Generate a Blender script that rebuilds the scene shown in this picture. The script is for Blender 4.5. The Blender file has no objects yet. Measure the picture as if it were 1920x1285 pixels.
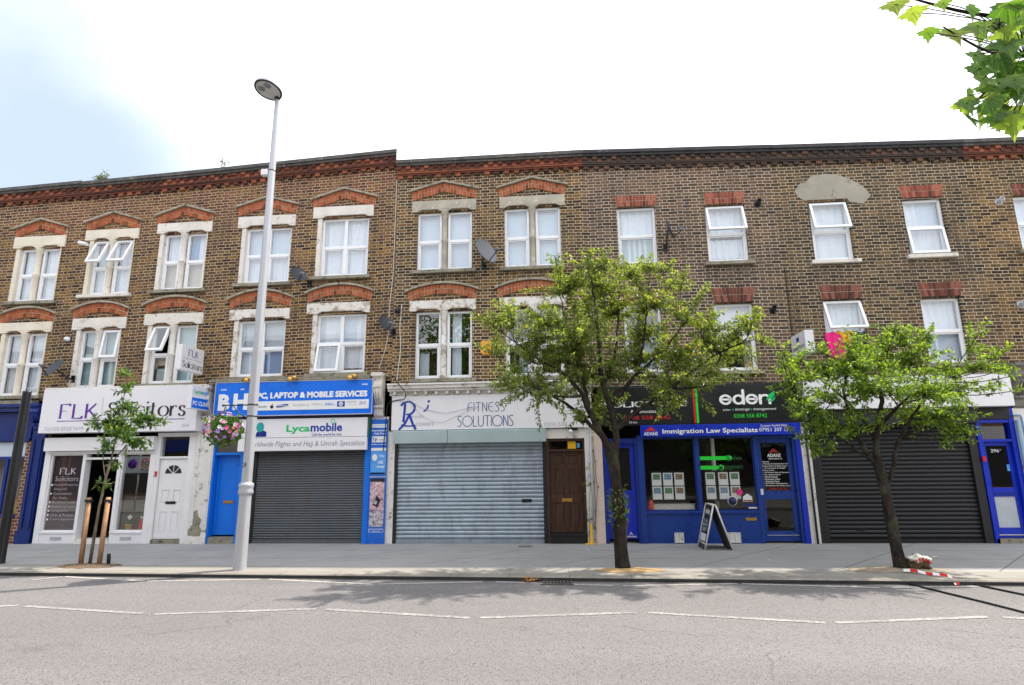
import bpy, math, random
from mathutils import Vector, Matrix, Quaternion
R = math.radians
SC = bpy.context.scene
COL = SC.collection
random.seed(11)

# ------------------------------------------------------------------ camera
cam = bpy.data.objects.new('camera', bpy.data.cameras.new('camera'))
COL.objects.link(cam)
cam.data.sensor_width = 36.0
cam.data.lens = 1095.0 / 1920.0 * 36.0
cam.data.clip_start = 0.05
cam.data.clip_end = 2000
cam.matrix_world = (Matrix.Translation((0, -13.2, 1.6)) @ Matrix.Rotation(0.0878976, 4, 'Z')
                    @ Matrix.Rotation(math.pi / 2 + 0.2112965, 4, 'X') @ Matrix.Rotation(-0.0114896, 4, 'Z'))
SC.camera = cam

# ------------------------------------------------------------------ light
SUNV = Vector((1.72, 1.0, 3.06)).normalized()          # towards the sun: high, behind the terrace, to the right
SUN_EL = math.asin(SUNV.z)
SUN_AZ = math.atan2(SUNV.x, SUNV.y)
sun = bpy.data.objects.new('sun', bpy.data.lights.new('sun', 'SUN'))
COL.objects.link(sun)
sun.data.energy = 3.6
sun.data.angle = R(1.1)
sun.data.color = (1.0, 0.93, 0.82)
sun.rotation_euler = SUNV.to_track_quat('Z', 'Y').to_euler()
sun.location = SUNV * 40

SC.view_settings.view_transform = 'Standard'
SC.view_settings.look = 'None'
SC.view_settings.gamma = 1.0
SC.view_settings.use_curve_mapping = False
SC.view_settings.exposure = 0.95


class NT:
    """small node-tree writer"""
    def __init__(s, tree):
        s.t = tree; s.n = tree.nodes; s.l = tree.links
        s.n.clear()
    def node(s, kind, **kw):
        n = s.n.new(kind)
        for k, v in kw.items(): setattr(n, k, v)
        return n
    def put(s, sock, v):
        if isinstance(v, bpy.types.NodeSocket): s.l.new(v, sock)
        elif v is not None:
            if isinstance(v, (tuple, list)) and len(v) == 3 and sock.type == 'RGBA': v = (*v, 1)
            sock.default_value = v
    def m(s, op, a, b=None, c=None, clamp=False):
        n = s.node('ShaderNodeMath', operation=op); n.use_clamp = clamp
        s.put(n.inputs[0], a)
        if b is not None: s.put(n.inputs[1], b)
        if c is not None: s.put(n.inputs[2], c)
        return n.outputs[0]
    def mix(s, f, a, b, blend='MIX'):
        n = s.node('ShaderNodeMix', data_type='RGBA', blend_type=blend)
        s.put(n.inputs[0], f); s.put(n.inputs[6], a); s.put(n.inputs[7], b)
        return n.outputs[2]
    def pos(s):
        return s.node('ShaderNodeNewGeometry').outputs['Position']
    def sep(s, v):
        n = s.node('ShaderNodeSeparateXYZ'); s.put(n.inputs[0], v); return n.outputs
    def com(s, x, y, z):
        n = s.node('ShaderNodeCombineXYZ')
        for i, v in enumerate((x, y, z)): s.put(n.inputs[i], v)
        return n.outputs[0]
    def noise(s, scale, detail=3, rough=0.55, vec=None, dist=0.0):
        n = s.node('ShaderNodeTexNoise'); n.inputs['Scale'].default_value = scale
        n.inputs['Detail'].default_value = detail; n.inputs['Roughness'].default_value = rough
        n.inputs['Distortion'].default_value = dist
        s.put(n.inputs['Vector'], vec if vec is not None else s.pos())
        return n.outputs['Fac']
    def maprange(s, v, a, b, c=0.0, d=1.0, smooth=False):
        n = s.node('ShaderNodeMapRange'); n.clamp = True
        if smooth: n.interpolation_type = 'SMOOTHSTEP'
        for i, x in enumerate((v, a, b, c, d)): s.put(n.inputs[i], x)
        return n.outputs[0]
    def ramp(s, f, stops, const=False):
        n = s.node('ShaderNodeValToRGB'); r = n.color_ramp
        if const: r.interpolation = 'CONSTANT'
        while len(r.elements) > 1: r.elements.remove(r.elements[-1])
        r.elements[0].position = stops[0][0]; r.elements[0].color = (*stops[0][1], 1)
        for p, c in stops[1:]:
            e = r.elements.new(p); e.color = (*c, 1)
        s.put(n.inputs[0], f); return n.outputs[0]
    def white(s, vec):
        n = s.node('ShaderNodeTexWhiteNoise', noise_dimensions='3D'); s.put(n.inputs[0], vec)
        return n.outputs[0], n.outputs[1]
    def bump(s, h, strength=.3, dist=.01):
        n = s.node('ShaderNodeBump'); n.inputs['Strength'].default_value = strength
        n.inputs['Distance'].default_value = dist; s.put(n.inputs['Height'], h)
        return n.outputs[0]
    def scale_vec(s, v, sx, sy, sz):
        n = s.node('ShaderNodeVectorMath', operation='MULTIPLY'); s.put(n.inputs[0], v); n.inputs[1].default_value = (sx, sy, sz)
        return n.outputs[0]
    def surf(s, col, rough=.6, metal=0.0, normal=None, spec=.4, extra=None):
        b = s.node('ShaderNodeBsdfPrincipled')
        s.put(b.inputs['Base Color'], col); s.put(b.inputs['Roughness'], rough); s.put(b.inputs['Metallic'], metal)
        b.inputs['Specular IOR Level'].default_value = spec
        if normal is not None: s.put(b.inputs['Normal'], normal)
        o = s.node('ShaderNodeOutputMaterial'); s.l.new(b.outputs[0], o.inputs[0])
        return b


# ------------------------------------------------------------------ sky
world = bpy.data.worlds.new('World'); SC.world = world; world.use_nodes = True
w = NT(world.node_tree)
sky = w.node('ShaderNodeTexSky', sky_type='NISHITA', sun_disc=False)
sky.sun_elevation = SUN_EL; sky.sun_rotation = SUN_AZ
sky.air_density = 1.0; sky.dust_density = 1.5; sky.ozone_density = 1.0; sky.altitude = 20
gen = w.node('ShaderNodeTexCoord').outputs['Generated']
dx, dy, dz = w.sep(gen)
hz = w.m('MAXIMUM', dz, 0.06)
cu = w.com(w.m('DIVIDE', dx, w.m('ADD', hz, .25)), w.m('DIVIDE', dy, w.m('ADD', hz, .25)), 0.0)
n1 = w.noise(1.15, 6, .52, cu, .25)
n2 = w.noise(2.2, 6, .55, cu, .4)
# thin bright cloud sheet over most of the sky, opening to blue towards the west (left) side
side = w.maprange(w.m('SUBTRACT', dx, w.m('MULTIPLY', dy, .20)), -0.78, -0.42, -0.42, .66)
cov = w.m('ADD', w.m('ADD', n1, w.m('MULTIPLY', n2, .45)), side)
cl = w.maprange(cov, .32, 1.05, 0.0, 1.0, True)
cloud_col = w.mix(n2, (10.3, 10.8, 11.9), (13.0, 13.3, 13.8))
blue = w.mix(.82, sky.outputs[0], (4.9, 5.8, 7.1))
skyc = w.mix(cl, blue, cloud_col)
bg = w.node('ShaderNodeBackground'); bg.inputs[1].default_value = 0.085
w.put(bg.inputs[0], skyc)
wo = w.node('ShaderNodeOutputWorld'); w.l.new(bg.outputs[0], wo.inputs[0])


# ------------------------------------------------------------------ materials
MATS = {}
def new_mat(name):
    m = bpy.data.materials.new(name); m.use_nodes = True; MATS[name] = m
    return m, NT(m.node_tree)

def paint(name, col, rough=.5, var=.12, dirt=None, dirt_amt=.0, scale=3.0, metal=0.0, spec=.4, bump=.0):
    """painted / plain surface: slight mottling, optional dirt patches of their own colour"""
    m, t = new_mat(name)
    n = t.noise(scale, 5, .6)
    c = t.mix(t.maprange(n, .3, .7), tuple(x * (1 - var) for x in col), tuple(min(1, x * (1 + var)) for x in col))
    if dirt is not None:
        d = t.noise(scale * 2.3, 6, .68)
        c = t.mix(t.maprange(d, .64 - dirt_amt, .74 - dirt_amt), c, dirt)
    nm = t.bump(t.noise(scale * 12, 3), bump, .01) if bump else None
    r = t.maprange(n, .2, .8, max(.05, rough - .1), min(1, rough + .1))
    t.surf(c, r, metal, nm, spec)
    return m

def brick_mat(name, slope=0.0, ramp=None, mortar=(.52, .42, .28), ochre=(.25, .135, .034), red=(.19, .062, .042), och=.5, redz=0.0, soot=.25, streak=.22, sills=(), tan=(.30, .20, .11), tanf=.45):
    m, t = new_mat(name)
    p = t.pos(); x, y, z = t.sep(p)
    wob = t.m('MULTIPLY', t.m('SUBTRACT', t.noise(7, 2), .5), .012)
    wob2 = t.m('MULTIPLY', t.m('SUBTRACT', t.noise(1.1, 2), .5), .05)
    u0 = t.m('ADD', t.m('ADD', x, y), wob)
    v0 = t.m('ADD', t.m('ADD', t.m('SUBTRACT', z, t.m('MULTIPLY', x, slope)), wob), wob2)
    v = t.m('DIVIDE', v0, .077); row = t.m('FLOOR', v); fv = t.m('FRACT', v)
    u = t.m('ADD', t.m('DIVIDE', u0, .345), t.m('MULTIPLY', row, .5))
    cell = t.m('FLOOR', u); fu = t.m('FRACT', u)
    hd = t.m('GREATER_THAN', fu, .6667)
    idv = t.com(t.m('ADD', t.m('MULTIPLY', cell, 2), hd), row, 3.7)
    rv, rc = t.white(idv); r1, r2, r3 = t.sep(rc)
    du = t.m('MULTIPLY', t.m('MINIMUM', t.m('MINIMUM', fu, t.m('SUBTRACT', 1, fu)), t.m('ABSOLUTE', t.m('SUBTRACT', fu, .6667))), .345)
    dv = t.m('MULTIPLY', t.m('MINIMUM', fv, t.m('SUBTRACT', 1, fv)), .077)
    d = t.m('MINIMUM', du, dv)
    edge = t.m('ADD', .0072, t.m('MULTIPLY', t.m('SUBTRACT', t.noise(24, 2), .5), .006))
    msk = t.maprange(t.m('SUBTRACT', d, edge), -.0018, .0022)
    ramp = ramp or [(0, (.026, .019, .014)), (.25, (.052, .035, .022)), (.65, (.076, .051, .029)), (.92, (.098, .066, .035)), (1, (.135, .092, .048))]
    c = t.ramp(rv, ramp)
    patch = t.noise(1.1, 4, .65)
    c = t.mix(t.m('MULTIPLY', t.maprange(patch, .40, .58, .06, och), t.maprange(r1, .1, .9, .0, 1.15, True)), c, ochre)
    rz = t.maprange(t.m('ADD', v0, t.m('MULTIPLY', t.noise(.55, 3), 1.6)), 8.0, 9.6, 0.05, max(redz, .05))
    c = t.mix(t.m('MULTIPLY', rz, t.maprange(r3, .1, .9, .1, 1.25)), c, red)
    big = t.noise(.45, 5, .65)
    c = t.mix(t.maprange(big, .5, .75, 0, soot), c, (.03, .027, .026))
    gr = t.noise(38, 3, .7)
    c = t.mix(1.0, c, t.ramp(gr, [(.2, (.72, .72, .72)), (.8, (1.25, 1.22, 1.2))]), 'MULTIPLY')
    mo = t.mix(t.maprange(t.noise(1.4, 5, .7), .4, .68), mortar, tuple(a * .55 for a in mortar))
    out = t.mix(msk, mo, c)
    tp = t.noise(1.25, 6, .72)
    out = t.mix(t.m('MULTIPLY', t.maprange(tp, .52, .70, 0, tanf), t.maprange(r2, 0, 1, .5, 1)), out, tan)
    if streak:
        sv = t.noise(1.6, 5, .6, t.scale_vec(p, 1, 1, .22))
        out = t.mix(t.maprange(sv, .56, .72, 0, streak), out, (.035, .032, .03))
    if sills:                                   # ragged rain streaks washed down from the ends of the window sills
        drip = t.noise(1.0, 5, .7, t.scale_vec(p, 9, 1, .7)); tot = None
        for a, b, zs in sills:
            inx = t.m('MULTIPLY', t.maprange(x, a - .14, a - .06), t.maprange(x, b + .06, b + .14, 1, 0))
            k = t.m('MULTIPLY', inx, t.m('MULTIPLY', t.m('LESS_THAN', z, zs - .05), t.maprange(z, zs - .62, zs - .1)))
            tot = k if tot is None else t.m('MAXIMUM', tot, k)
        out = t.mix(t.m('MULTIPLY', tot, t.maprange(drip, .42, .66, .0, .75)), out, (.04, .036, .031))
    h = t.m('ADD', t.m('MULTIPLY', msk, .8), t.m('MULTIPLY', gr, .35))
    t.surf(out, .88, 0, t.bump(h, .55, .012), .25)
    return m

LEFT_RAMP = [(0, (.028, .016, .013)), (.2, (.056, .031, .02)), (.6, (.088, .048, .026)), (.9, (.112, .064, .032)), (1, (.15, .09, .042))]
brick_mat('brick_west', .033, LEFT_RAMP, redz=.6, och=.74, sills=[(-14.12, -12.86, 5.89), (-12.09, -10.86, 6.0), (-10.17, -8.89, 6.05)])
brick_mat('brick_west_ochre', .033, LEFT_RAMP, redz=.6, och=.8, soot=.15, sills=[(-7.98, -6.68, 6.13), (-6.01, -4.69, 6.23)])
brick_mat('brick_mid', .004, sills=[(-3.47, -2.11, 6.28), (-1.32, .04, 6.27)], och=.55, redz=.1, soot=.15, mortar=(.58, .48, .33))
brick_mat('brick_east', -.012, [(0, (.038, .03, .027)), (.25, (.068, .05, .041)), (.65, (.096, .067, .056)), (.92, (.12, .083, .066)), (1, (.16, .115, .078))],
          sills=[(1.39, 2.29, 6.23), (3.44, 4.36, 6.2), (3.47, 4.32, 3.65)], och=.22, redz=.35, red=(.22, .11, .078), soot=.15, mortar=(.56, .47, .35))
brick_mat('brick_east_sooty', -.012, [(0, (.032, .025, .020)), (.25, (.050, .037, .028)), (.65, (.068, .049, .035)), (.92, (.09, .065, .045)), (1, (.14, .10, .06))],
          sills=[(5.8, 6.67, 6.13), (7.87, 8.72, 6.17)], och=.36, redz=.14, red=(.25, .15, .085), soot=.35, streak=.5, mortar=(.50, .42, .30))
brick_mat('brick_yellowish', -.012, [(0, (.03, .02, .014)), (.4, (.07, .045, .024)), (.8, (.115, .076, .038)), (1, (.17, .115, .06))], och=.6, soot=.3, streak=.35)
brick_mat('brick_plain_red', 0, [(0, (.10, .035, .025)), (.5, (.16, .055, .035)), (1, (.22, .085, .05))], och=.05, soot=.1)

def rubbed(name, cols, soot=.15):
    """red rubbed arch bricks: one colour per brick"""
    m, t = new_mat(name)
    ri = t.node('ShaderNodeNewGeometry').outputs['Random Per Island']
    c = t.ramp(ri, cols)
    g = t.noise(30, 4, .7)
    c = t.mix(1.0, c, t.ramp(g, [(.2, (.75, .75, .75)), (.8, (1.2, 1.2, 1.2))]), 'MULTIPLY')
    c = t.mix(t.maprange(t.noise(2.2, 5, .7), .55, .72, 0, soot), c, (.05, .03, .025))
    t.surf(c, .85, 0, t.bump(g, .3, .006), .25)
    return m
rubbed('arch_orange', [(0, (.13, .045, .025)), (.14, (.36, .105, .045)), (.5, (.43, .13, .055)), (.85, (.49, .17, .075)), (1, (.17, .065, .035))], .3)
rubbed('arch_red', [(0, (.10, .035, .028)), (.3, (.26, .07, .045)), (.7, (.34, .10, .065)), (1, (.38, .14, .09))])
rubbed('arch_dark_red', [(0, (.06, .025, .02)), (.4, (.15, .05, .035)), (.8, (.22, .075, .05)), (1, (.28, .11, .075))])
rubbed('cornice_red', [(0, (.05, .026, .02)), (.35, (.10, .042, .03)), (.6, (.18, .06, .038)), (.85, (.26, .085, .045)), (1, (.33, .11, .06))], .7)
rubbed('cornice_soot', [(0, (.04, .034, .032)), (.5, (.075, .054, .045)), (.85, (.11, .066, .05)), (1, (.17, .08, .055))], .35)

paint('mortar', (.62, .50, .38), .9, .2)
paint('stone_cream', (.72, .66, .54), .75, .1, (.36, .30, .22), .02, 2.5, bump=.15)
paint('stone_white', (.70, .66, .60), .75, .1, (.33, .28, .22), .07, 2.8, bump=.2)
paint('stone_bare', (.42, .38, .31), .85, .2, (.62, .58, .50), .06, 3.0, bump=.25)
paint('stone_peel', (.72, .69, .64), .8, .08, (.36, .29, .21), .14, 2.2, bump=.25)
paint('sill_stone', (.27, .25, .19), .9, .3, (.10, .10, .07), .1, 4.0, bump=.3)
paint('arch_cap', (.36, .32, .25), .9, .25, (.06, .06, .05), .09, 5.0, bump=.3)
paint('coping', (.10, .095, .09), .9, .35, (.25, .23, .19), .06, 4.0, bump=.3)
paint('coping_soot', (.052, .052, .056), .8, .3, (.14, .14, .14), .03, 4.0, bump=.3)
paint('coping_white', (.78, .76, .72), .7, .1)
paint('upvc', (.84, .85, .87), .35, .03)
paint('sash_dark', (.07, .03, .025), .5, .2)
paint('net', (.76, .82, .89), .95, .05)
paint('net_grey', (.52, .59, .66), .95, .08)
paint('blind_sky_tint', (.60, .70, .82), .9, .04)  # sky reflection in the panes, put into the colour of sheets behind them
paint('blind_deep', (.22, .36, .60), .8, .1)
paint('blind_teal', (.40, .55, .58), .9, .12)
paint('board_beige', (.58, .52, .46), .9, .05)
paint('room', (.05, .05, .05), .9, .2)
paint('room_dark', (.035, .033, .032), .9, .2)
paint('roof_felt', (.06, .06, .065), .95, .3)
paint('render_patch', (.34, .315, .26), .95, .16, (.23, .21, .17), .06, 1.6, bump=.3)
paint('white_paint', (.80, .79, .80), .45, .04, (.62, .60, .57), -.05, 2.0)
paint('white_sign', (.80, .79, .82), .35, .02)
paint('white_grubby', (.74, .71, .68), .7, .08, (.28, .24, .19), .07, 2.4, bump=.2)
paint('pink_grubby', (.66, .54, .48), .7, .08, (.34, .28, .22), .05, 2.4, bump=.15)
paint('blue_bright', (.005, .17, .72), .42, .10, (.003, .09, .45), .02, 2.0)
paint('blue_sign', (.004, .16, .78), .3, .05)
paint('blue_poster', (.02, .14, .62), .3, .08)
paint('pipe_blue', (.16, .30, .46), .4, .1)
paint('blue_pale', (.10, .35, .80), .3, .08)
paint('blue_navy', (.008, .028, .21), .35, .12)
paint('blue_royal', (.006, .03, .46), .32, .08)
paint('blue_deep', (.010, .045, .26), .3, .1)
paint('blue_indigo', (.006, .024, .15), .35, .15, (.08, .10, .2), -.05)
paint('purple', (.11, .025, .34), .4, .02)
paint('ink_navy', (.02, .03, .09), .4, .02)
paint('ink_blue', (.012, .045, .34), .4, .05)
paint('ink_steel', (.03, .09, .25), .4, .05)
paint('ink_grey', (.28, .28, .33), .5, .05)
paint('ink_pale', (.48, .47, .52), .5, .05)
paint('ink_black', (.02, .02, .025), .4, .05)
paint('ink_white', (.86, .86, .86), .4, .02)
paint('ink_green', (.01, .52, .14), .4, .02)
paint('ink_bright_green', (.02, .70, .05), .4, .02)
paint('ink_red', (.62, .02, .02), .4, .05)
paint('ink_maroon', (.30, .02, .03), .4, .05)
paint('pink', (.85, .03, .25), .8, .1)
paint('yellow', (.85, .50, .02), .5, .08)
paint('yellow_cloth', (.85, .48, .02), .85, .1)
paint('dark_cloth', (.03, .035, .055), .9, .2)
paint('orange_box', (.85, .35, .03), .45, .05)
paint('red', (.60, .03, .025), .4, .1)
paint('green_dark', (.02, .14, .04), .5, .1)
paint('teal', (.02, .36, .36), .5, .1)
paint('black_sign', (.012, .013, .016), .3, .1)
paint('black_metal', (.012, .013, .015), .4, .15)
paint('black_frame', (.016, .017, .019), .5, .2)
paint('dish_grey', (.20, .21, .23), .5, .05)
paint('dish_dark', (.055, .062, .07), .5, .05)
paint('pole_grey', (.46, .47, .50), .38, .05, (.34, .34, .35), -.05, 2.0, metal=.25)
paint('brass', (.55, .32, .08), .3, .1, metal=.8)
paint('gold', (.80, .48, .13), .28, .1, metal=.7)
paint('steel', (.5, .5, .5), .35, .1, metal=.9)
paint('cable_black', (.015, .015, .016), .6, .1)
paint('cable_white', (.66, .64, .58), .6, .1)
paint('plaster_dark', (.10, .09, .08), .9, .2)
paint('lens_glass', (.50, .50, .48), .15, .1)
paint('timber', (.42, .235, .125), .8, .2, (.24, .11, .05), .02, 9.0, bump=.3)
paint('soil', (.13, .085, .05), .95, .35, (.32, .25, .17), .1, 16.0, bump=.5)
paint('sand', (.40, .26, .12), .95, .25, (.22, .17, .11), .06, 9.0, bump=.4)
paint('tan_grit', (.30, .245, .18), .95, .2, (.20, .17, .14), .06, 10.0, bump=.4)
paint('stone_ornate', (.20, .185, .165), .9, .35, (.34, .32, .29), .05, 5.0, bump=.5)
paint('leaf_litter', (.40, .18, .05), .9, .4)
paint('floor_shop', (.14, .12, .11), .5, .2)
paint('paper', (.80, .80, .80), .6, .03)
paint('photo_green', (.10, .22, .10), .5, .5, (.35, .40, .45), .1, 40.0)
paint('photo_blue', (.16, .28, .42), .5, .5, (.45, .40, .32), .1, 40.0)
paint('photo_brown', (.22, .13, .08), .5, .5, (.50, .50, .50), .1, 40.0)
paint('photo_pink', (.66, .46, .50), .4, .5, (.18, .07, .10), .12, 7.0)
paint('photo_collage', (.52, .50, .54), .4, .4, (.16, .06, .09), .14, 8.0)
paint('petal_pink', (.78, .14, .36), .7, .15)
paint('petal_purple', (.42, .26, .72), .7, .15)
paint('petal_white', (.85, .82, .74), .7, .08)
paint('petal_lilac', (.66, .48, .76), .7, .15)
paint('petal_salmon', (.80, .28, .30), .7, .15)
paint('terracotta', (.40, .13, .06), .8, .15)
paint('white_render_far', (.66, .63, .58), .9, .08)
paint('tin', (.42, .52, .54), .42, .06, (.30, .40, .42), .0, 1.5, metal=.35)

def shutter_mat(name, col, rust=None, amt=0.0, metal=.3, rough=.45):
    m, t = new_mat(name)
    p = t.pos()
    n = t.noise(1.2, 5, .6, t.scale_vec(p, 1, 1, 2))
    c = t.mix(t.maprange(n, .3, .7), tuple(a * .85 for a in col), tuple(a * 1.15 for a in col))
    s = t.noise(3.2, 6, .7, t.scale_vec(p, 1.4, 1, .5))
    if rust: c = t.mix(t.maprange(s, .56 - amt, .72 - amt, 0, .7), c, rust)
    t.surf(c, t.maprange(n, .2, .8, rough - .1, rough + .12), metal, None, .4)
    return m
shutter_mat('shutter_steel', (.35, .41, .47), (.25, .28, .31), .07, .5, .46)
shutter_mat('shutter_grimy', (.115, .125, .14), (.13, .10, .085), .05, .25, .5)
shutter_mat('shutter_black', (.017, .017, .019), (.03, .029, .029), .0, .2, .42)

def wood_mat(name, a, b):
    m, t = new_mat(name)
    p = t.pos()
    g = t.noise(9, 6, .6, t.scale_vec(p, 4, 1, .35), .6)
    c = t.mix(t.maprange(g, .35, .65), a, b)
    c = t.mix(t.maprange(t.noise(2.2, 5, .7), .6, .75, 0, .7), c, (.20, .115, .06))
    t.surf(c, .5, 0, t.bump(g, .2, .004), .4)
wood_mat('door_brown', (.032, .013, .008), (.080, .034, .018))

# glass: clear film with a mirror that grows at grazing angles
def glass_mat(name, tint=(1, 1, 1), base=.07, rough=.0):
    m, t = new_mat(name)
    lw = t.node('ShaderNodeLayerWeight'); lw.inputs[0].default_value = .5
    f = t.m('ADD', base, t.m('MULTIPLY', t.m('POWER', lw.outputs['Facing'], 4.0), .75), clamp=True)
    tr = t.node('ShaderNodeBsdfTransparent'); t.put(tr.inputs[0], tint)
    gl = t.node('ShaderNodeBsdfGlossy'); gl.inputs['Roughness'].default_value = rough
    wv = t.bump(t.noise(1.1, 2), .05, .02); t.put(gl.inputs['Normal'], wv)
    mx = t.node('ShaderNodeMixShader'); t.put(mx.inputs[0], f)
    t.l.new(tr.outputs[0], mx.inputs[1]); t.l.new(gl.outputs[0], mx.inputs[2])
    o = t.node('ShaderNodeOutputMaterial'); t.l.new(mx.outputs[0], o.inputs[0])
    return m
glass_mat('glass', (.94, .96, .97), .17)
glass_mat('glass_shop', (.80, .83, .82), .15)
glass_mat('glass_dim', (.92, .94, .93), .05)
glass_mat('glass_tint', (.62, .66, .68), .10)
paint('frosted', (.48, .52, .56), .25, .05)

def leaf_mat(name, cols, trans=.4, veins=False):
    m, t = new_mat(name)
    ri = t.node('ShaderNodeNewGeometry').outputs['Random Per Island']
    c = t.ramp(ri, cols)
    if veins:
        ux, uy, uz = t.sep(t.node('ShaderNodeUVMap', uv_map='leaf').outputs[0])
        best = None
        for a in (90, 48, 132, 14, 166):
            q = t.m('ABSOLUTE', t.m('SUBTRACT', t.m('MULTIPLY', ux, math.sin(R(a))), t.m('MULTIPLY', uy, math.cos(R(a)))))
            best = q if best is None else t.m('MINIMUM', best, q)
        c = t.mix(t.maprange(best, .010, .032, .26, 0), c, (.28, .34, .12))
        c = t.mix(t.maprange(t.noise(26, 4, .6), .35, .7, 0, .35), c, (.03, .07, .015))
    d = t.node('ShaderNodeBsdfPrincipled'); t.put(d.inputs['Base Color'], c); d.inputs['Roughness'].default_value = .42
    d.inputs['Specular IOR Level'].default_value = .5
    tl = t.node('ShaderNodeBsdfTranslucent')
    t.put(tl.inputs[0], t.mix(1.0, c, (2.7, 2.4, .8), 'MULTIPLY'))
    mx = t.node('ShaderNodeMixShader'); mx.inputs[0].default_value = trans
    t.l.new(d.outputs[0], mx.inputs[1]); t.l.new(tl.outputs[0], mx.inputs[2])
    o = t.node('ShaderNodeOutputMaterial'); t.l.new(mx.outputs[0], o.inputs[0])
leaf_mat('leaf_cherry', [(0, (.048, .082, .026)), (.3, (.100, .152, .045)), (.7, (.145, .200, .066)), (.985, (.20, .245, .09)), (1, (.26, .17, .06))], .54)
leaf_mat('leaf_fresh', [(0, (.036, .078, .018)), (.4, (.085, .155, .032)), (.8, (.14, .22, .046)), (1, (.19, .26, .065))], .6)
leaf_mat('leaf_sapling', [(0, (.035, .085, .025)), (.5, (.065, .14, .04)), (.9, (.11, .19, .05)), (1, (.2, .22, .05))], .5)
leaf_mat('leaf_plane', [(0, (.03, .085, .02)), (.4, (.06, .15, .03)), (.8, (.11, .21, .045)), (1, (.15, .24, .05))], .55, True)
leaf_mat('leaf_plane_pale', [(0, (.13, .22, .045)), (1, (.19, .27, .06))], .6, True)
leaf_mat('leaf_basket', [(0, (.03, .09, .02)), (.6, (.07, .18, .035)), (1, (.16, .28, .05))], .35)
leaf_mat('leaf_weed', [(0, (.06, .10, .04)), (1, (.14, .16, .07))], .3)

def bark_mat(name, a, b, sc=14):
    m, t = new_mat(name)
    p = t.pos()
    v = t.noise(sc, 6, .7, t.scale_vec(p, 1, 1, .35), .4)
    c = t.mix(t.maprange(v, .35, .65), a, b)
    c = t.mix(t.maprange(t.noise(3.3, 4), .55, .7, 0, .5), c, (.085, .095, .06))
    t.surf(c, .9, 0, t.bump(v, .9, .02), .2)
bark_mat('bark', (.010, .008, .007), (.048, .037, .028))
bark_mat('bark_pale', (.10, .08, .06), (.24, .20, .15), 24)

# ground
def asphalt(name, base, pink=0.0):
    m, t = new_mat(name)
    p = t.pos()
    big = t.noise(.35, 5, .6)
    vo = t.node('ShaderNodeTexVoronoi'); vo.inputs['Scale'].default_value = 95; t.put(vo.inputs['Vector'], p)
    g1, g2, g3 = t.sep(vo.outputs['Color'])
    c = t.mix(t.maprange(big, .3, .7), tuple(a * .92 for a in base), tuple(a * 1.06 for a in base))
    c = t.mix(t.maprange(g1, 0, 1, 0, .34), c, tuple(a * 1.4 for a in base))
    c = t.mix(t.m('MULTIPLY', t.m('LESS_THAN', g2, .14), .68), c, (.055, .052, .051))
    c = t.mix(t.m('MULTIPLY', t.m('GREATER_THAN', g3, .95), .4), c, (.42, .38, .35))
    st = t.noise(1.8, 6, .7, t.scale_vec(p, .22, 1.4, 1))
    c = t.mix(t.maprange(st, .58, .75, 0, .22), c, tuple(a * .5 for a in base))
    px, py, pz = t.sep(p)
    tr = t.noise(1.0, 3, .5, t.com(t.m('MULTIPLY', px, .05), t.m('MULTIPLY', py, .85), 0))
    c = t.mix(t.maprange(tr, .42, .62, 0, .22), c, tuple(a * .62 for a in base))
    ck = t.node('ShaderNodeTexVoronoi', feature='DISTANCE_TO_EDGE'); ck.inputs['Scale'].default_value = .42
    wv = t.node('ShaderNodeTexNoise'); wv.inputs['Scale'].default_value = 2.2; wv.inputs['Detail'].default_value = 5
    vm = t.node('ShaderNodeVectorMath', operation='MULTIPLY_ADD'); t.put(vm.inputs[0], wv.outputs['Color']); vm.inputs[1].default_value = (.5, .5, 0); t.put(vm.inputs[2], p); t.put(wv.inputs['Vector'], p)
    t.put(ck.inputs['Vector'], vm.outputs[0])
    c = t.mix(t.m('MULTIPLY', t.m('LESS_THAN', ck.outputs['Distance'], .005), t.maprange(t.noise(.3, 3), .5, .62, 0, .5)), c, (.05, .048, .047))
    sp = t.noise(.9, 5, .7)
    c = t.mix(t.maprange(sp, .62, .72, 0, .28), c, (.06, .057, .056))
    fi = t.noise(240, 2, .6)
    c = t.mix(1.0, c, t.ramp(fi, [(.3, (.80, .80, .80)), (.7, (1.18, 1.18, 1.18))]), 'MULTIPLY')
    h = t.m('ADD', vo.outputs['Distance'], t.m('MULTIPLY', fi, .3))
    t.surf(c, .88, 0, t.bump(h, .35, .01), .25)
asphalt('asphalt', (.180, .169, .169))

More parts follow.
